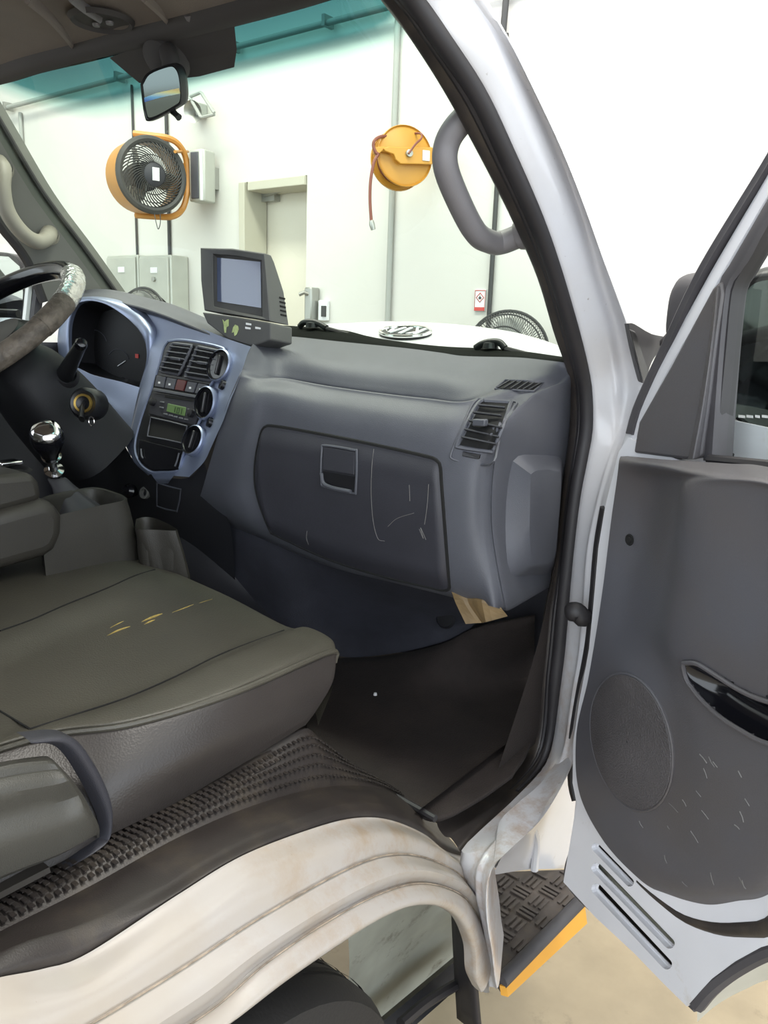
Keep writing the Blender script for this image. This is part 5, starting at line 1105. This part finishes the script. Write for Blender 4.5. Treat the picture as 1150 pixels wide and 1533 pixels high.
# ---- window frame
def strip(name, P, w0, o, dep, m, par=pdoor):
    pts = resample([V(u, v, 0) for u, v in P], 30); out_l, out_r = [], []
    for i, p in enumerate(pts):
        t = (pts[min(i + 1, 29)] - pts[max(i - 1, 0)]).normalized(); s = V(-t.y, t.x, 0); w = w0
        out_l.append((p + s * w)); out_r.append((p - s * w))
    a = [DP(p.x, p.y, o) for p in out_l]; c = [DP((p.x + q.x) / 2, (p.y + q.y) / 2, o + .004) for p, q in zip(out_l, out_r)]; b = [DP(p.x, p.y, o) for p in out_r]
    return obj(name, MB().grid([[p - dn * dep for p in a], a, c, b, [p - dn * dep for p in b]], 1, 2), MAT[m], par, smooth=45)
strip('frame_outer_seal', [(1190, 168), (1150, 242), (1054, 400), (1000, 512), (957, 606), (944, 650)], 7.5, .004, .05, 'rubber_grey')
strip('window_frame', [(1205, 188), (1150, 283), (1081, 400), (1030, 492), (985, 572), (952, 640), (938, 682)], 11, .002, .03, 'white_paint')
strip('frame_inner_seal', [(1205, 225), (1165, 290), (1098, 405), (1085, 425), (1076, 500), (1068, 600), (1062, 690)], 9, .006, .03, 'rubber_grey')
strip('glass_channel', [(1215, 232), (1180, 285), (1106, 410), (1094, 440), (1085, 530), (1076, 620), (1068, 690)], 5, .0, .02, 'rubber')
sq_ = [(956, 632), (1004, 548), (1066, 432), (1078, 420), (1080, 440), (1072, 498), (1060, 600), (1048, 684), (1028, 688), (948, 678)]
sl = MB().prism([DP(u, v, .016) for u, v in sq_], -dn * .02); obj('corner_trim', sl, MAT['door_plastic'], pdoor, smooth=False, bevel=.004)
obj('corner_trim_ridge', MB().grid([[DP(u, v, .014) for u, v in ((1029, 688), (1046, 600), (1062, 500), (1071, 432))], [DP(u, v, .026) for u, v in ((1037, 687), (1053, 600), (1067, 500), (1074, 430))], [DP(u, v, .014) for u, v in ((1048, 684), (1060, 600), (1071, 500), (1078, 428))]], 4, 4), MAT['door_plastic'], pdoor)
obj('window_sill_seal', MB().tube([DP(1062, 688, .012), DP(1150, 697, .012), DS(.5, DP(1150, 697).z, .012), DS(.93, DP(1150, 697).z, .012)], .007, 8), MAT['rubber'], pdoor)
topz = DP(1210, 165).z; tops = (DP(1210, 165) - dH).dot(dd_)
obj('upper_frame', MB().tube(resample([DP(1203, 192, .0), DP(1212, 170, .0), DS(tops + .12, topz + .05), DS(.6, topz + .06), DS(.9, topz + .02), DS(.94, topz - .12), DS(.95, 1.28)], 60), .018, 10), MAT['rubber_grey'], pdoor)
obj('window_glass', MB().add([DP(u, v, -.012) for u, v in ((1070, 690), (1150, 697))] + [DS(.93, DP(1150, 697).z, -.012), DS(.93, topz, -.012), DS(.6, topz + .05, -.012), DS(tops + .12, topz + .04, -.012), DP(1190, 225, -.012), DP(1105, 410, -.012)], [tuple(range(8))]), MAT['glass'], pdoor, smooth=False)
# ---- outside mirror behind the door glass
om = thing('side_mirror', 'large black outside mirror seen through the open passenger door window', 'mirror', DP(1120, 660, -.2))
def MP(u, v, o=0.0): return DP(u, v, -.16 + o)
mo = [(1104, 445), (1113, 420), (1135, 404), (1175, 398), (1260, 405), (1270, 640), (1220, 662), (1150, 664), (1118, 654), (1092, 636), (1090, 610), (1099, 520)]
m3 = cr([MP(*p) for p in mo + mo[:1]], 3)[:-1]; mc = sum(m3, V(0, 0, 0)) / len(m3)
f1 = [mc + (p - mc) * .90 + dn * .012 for p in m3]; f2 = [mc + (p - mc) * .86 + dn * .004 for p in m3]; k1 = [mc + (p - mc) * .85 - dn * .07 for p in m3]; k2 = [mc + (p - mc) * .4 - dn * .10 for p in m3]
mh = MB().grid([f2, f1, [p + dn * .002 for p in m3], [p - dn * .02 for p in m3], k1, k2], 1, 3, closed=True); mh.add(k2, [tuple(range(len(k2)))]); obj('housing', mh, MAT['black'], om, smooth=50)
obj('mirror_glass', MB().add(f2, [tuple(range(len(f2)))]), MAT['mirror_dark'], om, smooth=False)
obj('lower_lip', MB().tube(cr([MP(u, v, .012) for u, v in ((1093, 628), (1110, 640), (1135, 648), (1170, 652))], 5), .006, 8), MAT['rubber_grey'], om)
for i, (a, b) in enumerate(((1106, 1116), (1118, 1128), (1131, 1138), (1141, 1150))): obj('warning_text', MB().prism([MP(u, v, .0135) for u, v in ((a, 621), (b, 622), (b, 626), (a, 625))], dn * .0005), MAT['white'], om, smooth=False)
obj('foot_pad', MB().box(MP(1100, 668, -.01), (.02, .03, .012), (dd_, dn, V(0, 0, 1))), MAT['rubber'], om, bevel=.004)
obj('foot', MB().tube([MP(1096, 655, -.02), DP(1088, 690, -.07)], .014, 10), MAT['black'], om)
fm = thing('front_mirror', 'black rounded auxiliary mirror on an arm outside the windscreen pillar', 'mirror', at(975, 545, X=.86))
ap = cr([at(u, v, X=.845) for u, v in ((941, 484), (950, 485), (976, 500), (1004, 506), (1012, 516), (990, 524), (976, 542), (969, 562), (963, 574), (958, 560), (948, 520), (941, 484))], 3)[:-1]
obj('arm', MB().prism(ap, V(-.02, .035, 0)), MAT['rubber_grey'], fm, smooth=50, bevel=.005, bseg=3)
obj('arm_plate', MB().prism([at(u, v, X=.85) for u, v in ((942, 492), (951, 496), (972, 560), (963, 573))], V(-.004, .008, 0)), MAT['black'], fm, smooth=False, bevel=.002)
obj('arm_rod', MB().tube([at(998, 514, X=.86), at(1018, 492, X=.90), at(1034, 478, X=.93)], .011, 10), MAT['rubber_grey'], fm)
hc_ = at(1040, 470, X=.93); hd = V(.5, .85, 0).normalized(); 
obj('head', MB().grid([[hc_ + hd * h + V(hd.y, -hd.x, 0) * (.036 * r * math.copysign(abs(math.cos(a)) ** .7, math.cos(a))) + V(0, 0, 1) * (.056 * r * math.copysign(abs(math.sin(a)) ** .7, math.sin(a))) for a in [2 * math.pi * k / 28 for k in range(28)]] for r, h in ((.02, -.03), (.6, -.028), (.92, -.018), (1, 0), (.95, .018), (.9, .02), (.02, .02))], 1, 2, closed=True), MAT['rubber_grey'], fm)
# ================================================================ SEAT, CONSOLE, FLOOR MAT
seat = thing('bench_seat', 'dark olive vinyl passenger bench seat with worn yellow tear', 'seat', (.3, .4, .72))
SR = [
 [(-150, 905, .985), (0, 850, .99), (98, 802, .99), (130, 795, .985), (157, 796, .97)],
 [(-150, 930, 1.0), (0, 872, 1.0), (96, 837, 1.0), (155, 821, .995), (203, 820, .975)],
 [(-150, 1010, 1.0), (0, 945, 1.0), (100, 905, 1.0), (200, 862, 1.0), (246, 850, .98)],
 [(-150, 1060, .985), (0, 1005, .985), (130, 950, .985), (250, 905, .99), (335, 892, .97)],
 [(-150, 1140, .99), (20, 1078, .99), (180, 1030, .985), (310, 978, .99), (420, 938, .975)],
 [(-150, 1160, 1.0), (45, 1092, 1.0), (195, 1052, 1.0), (335, 990, 1.0), (452, 940, .985)],
 [(-150, 1165, 1.0), (55, 1098, 1.0), (200, 1074, 1.0), (345, 1026, 1.0), (484, 957, .985)],
 [(-150, 1172, .992), (60, 1104, .992), (200, 1083, .992), (350, 1037, .992), (492, 977, .978)]]
R3 = []
for r in SR:
    p = [at(u, v, Z=z) for u, v, z in r]
    p += [p[-1] + V(0, .014, -.020), p[-1] + V(0, .010, -.06), p[-1] + V(0, -.02, -.11)]
    R3.append(p)
cm = MB().grid(R3, 8, 7)
cu = obj('cushion', cm, MAT['seat'], seat)
SBV = cm.bvh()
def ST(u, v, o=0.0):
    p = on(SBV, u, v, o); return p if p is not None else at(u, v, Z=1.0)
pip = R3[-1][:5] + [R3[-1][5]]
low_ = [at(u, v, X=.588) for u, v in ((-150, 1380), (60, 1305), (165, 1250), (285, 1190), (446, 1092))]; low_ += [low_[-1] + V(0, .012, .006)]
mid_ = [a.lerp(b, .45) + V(.016, .004, .004) for a, b in zip(pip, low_)]
top_ = [a.lerp(b, .08) + V(.006, 0, 0) for a, b in zip(pip, low_)]
front_ = [V(p.x, p.y, p.z) for p in R3[-1][5:]]
ring5 = [pip, top_, mid_, [a.lerp(b, .8) + V(.008, 0, 0) for a, b in zip(pip, low_)], low_]
ring5 = [r[:5] + [r[4] + V(-.008, .012, -.004), r[4] + V(-.04, .020, -.008), r[4] + V(-.30, .022, -.008)] for r in ring5]
sdm = MB().grid([[a, b, c, d, e] for a, b, c, d, e in zip(*ring5)], 6, 8)
obj('side_skirt', sdm, MAT['seat_side_shaded'], seat)
obj('piping', MB().tube(resample([p + V(.002, 0, .001) for p in pip[:5]] + [pip[5]], 90), .0042, 8), MAT['seat'], seat)
for pts in (((0, 945), (50, 927), (100, 905), (160, 881), (200, 863), (232, 853)), ((96, 838), (125, 831), (155, 822), (203, 820)), ((45, 1092), (120, 1068), (195, 1043), (270, 1010), (335, 978), (425, 944)), ((-5, 1062), (20, 1077), (45, 1092))):
    obj('seam', MB().tube(resample([ST(u, v, .0006) for u, v in pts], 40), .0013, 6), MAT['void'], seat)
# worn tear showing yellow foam
for pts, w in ((((160, 952), (178, 944), (195, 938)), .0022), (((212, 931), (228, 925), (243, 919)), .003), (((216, 935), (232, 928)), .002), (((258, 917), (275, 911), (290, 905)), .0012), (((165, 940), (185, 930)), .0012), (((298, 903), (318, 897)), .0008)):
    obj('foam_tear', MB().tube(resample([ST(u, v, -.0002) for u, v in pts], 14), [w * math.sin(math.pi * (i + .6) / 15) + .0003 for i in range(14)], 6, flat=.5), MAT['foam'], cu)
# recliner cover
RC = [([(-90, 1160), (0, 1141), (62, 1132), (76, 1135)], .588), ([(-90, 1180), (0, 1148), (66, 1139), (84, 1143)], .612), ([(-90, 1195), (0, 1165), (72, 1153), (92, 1152)], .618), ([(-90, 1198), (0, 1168), (74, 1156), (96, 1156)], .622), ([(-90, 1225), (0, 1191), (82, 1175), (106, 1168)], .630), ([(-90, 1260), (0, 1225), (92, 1200), (121, 1190)], .624), ([(-90, 1292), (0, 1257), (95, 1228), (131, 1211)], .632), ([(-90, 1330), (0, 1290), (95, 1258), (143, 1236)], .630), ([(-90, 1356), (0, 1316), (88, 1281), (140, 1252)], .622)]
rcm = MB().grid([[at(u, v, X=x) for u, v in P] + [at(P[-1][0] + 5, P[-1][1] + 4, X=.59)] for P, x in RC] + [[p + V(-.04, 0, 0) for p in [at(u, v, X=.62) for u, v in RC[-1][0]] + [at(145, 1256, X=.59)]]], 5, 3)
obj('recliner_cover', rcm, MAT['recliner'], seat, smooth=30)
bi = [at(u, v, X=.590) for u, v in ((40, 1112), (84, 1118), (118, 1165), (142, 1215), (148, 1245), (140, 1268), (92, 1292))]; bo = [at(u, v, X=.598) for u, v in ((40, 1106), (106, 1104), (140, 1142), (163, 1190), (168, 1225), (158, 1256), (96, 1300))]
obj('hinge_shroud', MB().grid([bi, [a.lerp(b, .5) + V(.008, 0, 0) for a, b in zip(bi, bo)], bo, [p + V(-.02, 0, 0) for p in bo]], 6, 4), MAT['dash_dark'], seat)
obj('slide_rail', MB().prism([at(u, v, X=.60) for u, v in ((-90, 1375), (0, 1336), (74, 1298), (76, 1306), (0, 1346), (-90, 1386))], V(-.03, 0, 0)), MAT['steel_dark'], seat, smooth=False)
obj('seat_base', MB().grid([[V(.545, y, z) for y in (-.3, .1, .4, .70)] for z in (.70, .80, .90)] + [[V(-.2, y, .90) for y in (-.3, .1, .4, .70)]], 3, 3), MAT['sill_plastic_shaded'], seat, smooth=30)
obj('base_front', MB().grid([[V(x, .70 + dy, z) for x in (-.25, .2, .545)] for z, dy in ((.69, .06), (.8, .05), (.915, 0))], 4, 4), MAT['sill_plastic_shaded'], seat)
obj('backrest', MB().grid([[V(x, y, z) for x in (-.7, -.2, .3, .56)] for y, z in ((.10, .98), (.02, 1.1), (-.06, 1.3), (-.10, 1.52), (-.16, 1.54), (-.22, 1.3))], 4, 4), MAT['seat'], seat)

# ---- folded centre armrest with tray
arm = thing('folded_centre_seat', 'folded centre seat back forming an armrest with a moulded cup tray on top', 'seat', at(40, 850, X=.02))
cp = [(-90, 800), (0, 766), (66, 749), (86, 751), (98, 772), (97, 800), (87, 824), (70, 836), (0, 856), (-90, 885)]
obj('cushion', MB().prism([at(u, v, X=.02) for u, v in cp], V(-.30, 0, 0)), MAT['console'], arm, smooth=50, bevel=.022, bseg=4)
tpoly = [(-90, 720), (0, 712), (50, 708), (61, 722), (66, 750), (0, 768), (-90, 795)]
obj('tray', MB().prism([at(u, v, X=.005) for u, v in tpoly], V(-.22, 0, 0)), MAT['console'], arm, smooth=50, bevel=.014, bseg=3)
tz = at(30, 706, X=-.06).z
cpt = at(6, 705, Z=tz + .004)
obj('cup_well_shade', MB().lathe(V(cpt.x, cpt.y, tz - .002), V(0, 0, 1), [(0, .004), (.034, .004), (.040, .010), (.046, .006)], 28), MAT['void'], arm)  # dark disc on the tray painted for the shade in the well
obj('tray_catch', MB().box(at(12, 693, Z=tz + .012), (.016, .02, .004)), MAT['chrome'], arm, bevel=.002)
# ---- centre console with gear boot
con = thing('centre_console', 'dark moulded floor console tray behind the gear lever', 'console', at(150, 850, X=.0), kind='thing')
rimp = [at(u, v, X=.0) for u, v in ((60, 785), (99, 775), (150, 760), (188, 750))]; zr = rimp[-1].z
rimp = [V(p.x, p.y, lerp(p.z, zr, .5)) for p in rimp]
far = [at(186, 743, Z=zr), at(172, 737, Z=zr), at(149, 731, Z=zr), at(120, 733, Z=zr), at(60, 748, Z=zr)]
loop = rimp + far
wl = resample(loop + loop[:1], 61)[:-1]; wcn = sum(wl, V(0, 0, 0)) / 60
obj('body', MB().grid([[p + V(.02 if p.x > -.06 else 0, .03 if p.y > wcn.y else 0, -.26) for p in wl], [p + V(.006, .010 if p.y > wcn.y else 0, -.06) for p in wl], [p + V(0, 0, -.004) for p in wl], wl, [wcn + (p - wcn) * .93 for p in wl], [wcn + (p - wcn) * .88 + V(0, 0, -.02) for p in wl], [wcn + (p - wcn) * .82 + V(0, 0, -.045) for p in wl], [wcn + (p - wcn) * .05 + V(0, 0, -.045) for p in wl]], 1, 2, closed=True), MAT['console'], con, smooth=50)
# cup holder
ch = thing('cup_holder', 'open dark plastic cup holder at the front of the console', 'cup holder', at(240, 860, X=.05))
ct = [at(u, v, Z=at(205, 799, X=.04).z) for u, v in ((204, 784), (216, 781), (231, 782), (246, 788), (258, 794), (267, 802), (236, 801), (205, 799))]
cb3 = [p + V(.012, .03, -.15) for p in ct]
o_t = resample(ct + ct[:1], 40)[:-1]; o_b = [p + V(.012, .02, -.16) for p in o_t]; cct = sum(o_t, V(0, 0, 0)) / len(o_t)
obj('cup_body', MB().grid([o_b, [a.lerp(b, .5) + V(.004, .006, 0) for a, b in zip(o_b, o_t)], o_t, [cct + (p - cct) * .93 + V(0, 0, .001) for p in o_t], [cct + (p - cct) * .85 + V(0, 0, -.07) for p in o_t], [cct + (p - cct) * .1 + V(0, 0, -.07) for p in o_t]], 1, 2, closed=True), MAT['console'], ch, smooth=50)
obj('cup_floor', MB().add([cct + (p - cct) * .9 + V(0, 0, -.05) for p in o_t], [tuple(range(len(o_t)))]), MAT["void"], ch, smooth=False)
# tunnel cover beside the footwell
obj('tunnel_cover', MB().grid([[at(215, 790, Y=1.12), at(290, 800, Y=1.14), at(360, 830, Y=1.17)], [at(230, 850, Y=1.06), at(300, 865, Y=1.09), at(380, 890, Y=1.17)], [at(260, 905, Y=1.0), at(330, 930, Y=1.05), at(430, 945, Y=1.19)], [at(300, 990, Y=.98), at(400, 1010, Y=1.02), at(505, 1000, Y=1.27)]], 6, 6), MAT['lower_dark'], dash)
# ---- gear lever
gv = thing('gear_lever', 'gear lever with black and chrome knob rising from a rubber boot', 'gear lever', at(85, 770, Y=.86))
g0, g1 = at(70, 640, Y=.80), at(84, 718, Y=.86)
ga = (g0 - g1).normalized()
kc = at(71, 657, Y=.80)
obj('knob', MB().lathe(kc, ga, [(0, -.045), (.017, -.045), (.020, -.032), (.027, -.018), (.031, .002), (.030, .016), (.025, .025), (.012, .030), (0, .031)], 28), MAT['gloss_black'], gv)
obj('knob_cap', MB().lathe(kc, ga, [(.0285, .0195), (.0275, .0225), (.0245, .0275), (.012, .0325), (0, .0335)], 28), MAT['chrome'], gv)
obj('shaft', MB().tube([kc - ga * .04, g1 - ga * .03], .009, 12), MAT['chrome'], gv)
for q in (at(77, 683, Y=.825), at(81, 704, Y=.842)): obj('collar', MB().lathe(q, ga, [(.009, -.005), (.018, -.003), (.019, .001), (.009, .005)], 20), MAT['chrome'], gv)
bt = at(85, 716, Y=.855)
bb = at(125, 752, Z=zr - .02); bb.z = zr - .044
obj('boot', MB().grid([[bt.lerp(bb, t) + V(math.cos(a) * r, math.sin(a) * r * 1.1, w * math.sin(5 * a)) for a in [2 * math.pi * k / 32 for k in range(32)]] for t, r, w in ((-.02, .014, 0), (.05, .018, 0), (.3, .022, .002), (.6, .032, .003), (.85, .042, .003), (1, .055, 0))], 1, 3, closed=True), MAT['rubber_grey'], gv)

# ---- floor mat
fmx = MB().grid([
 [at(505, 985, Y=1.30), at(583, 981, Y=1.355), at(660, 964, Y=1.36), at(710, 942, Y=1.365), at(800, 925, Y=1.365)],
 [at(480, 1040, Z=.712), at(570, 1040, Z=.712), at(660, 1040, Z=.712), at(730, 1030, Z=.715), at(800, 1010, Z=.74)],
 [at(460, 1096, Z=.705), at(560, 1110, Z=.703), at(660, 1110, Z=.703), at(740, 1100, Z=.703), at(798, 1085, Z=.708)],
 [at(515, 1142, Z=.705), at(590, 1180, Z=.703), at(650, 1190, Z=.703), at(720, 1178, Z=.703), at(787, 1128, Z=.708)],
 [at(562, 1176, Z=.702), at(610, 1205, Z=.702), at(654, 1224, Z=.702), at(715, 1196, Z=.702), at(768, 1160, Z=.704)]], 6, 6)
fm_ = obj('floor_mat', fmx, MAT['mat'], None, 'dark brown carpet mat in the passenger footwell', 'mat', solid=.008, soff=1)
obj('mat_edge', MB().tube(resample([at(u, v, Z=.708) for u, v in ((455, 1094), (490, 1120), (530, 1150), (575, 1182), (652, 1226))], 30), .006, 8), MAT['rubber'], fm_)
obj('white_speck', MB().lathe(at(562, 1038, Z=.722), V(0, 0, 1), [(0, .002), (.003, .001), (.004, -.004)], 8), MAT['white'], None, 'tiny white crumb lying on the dark footwell mat', 'crumb')
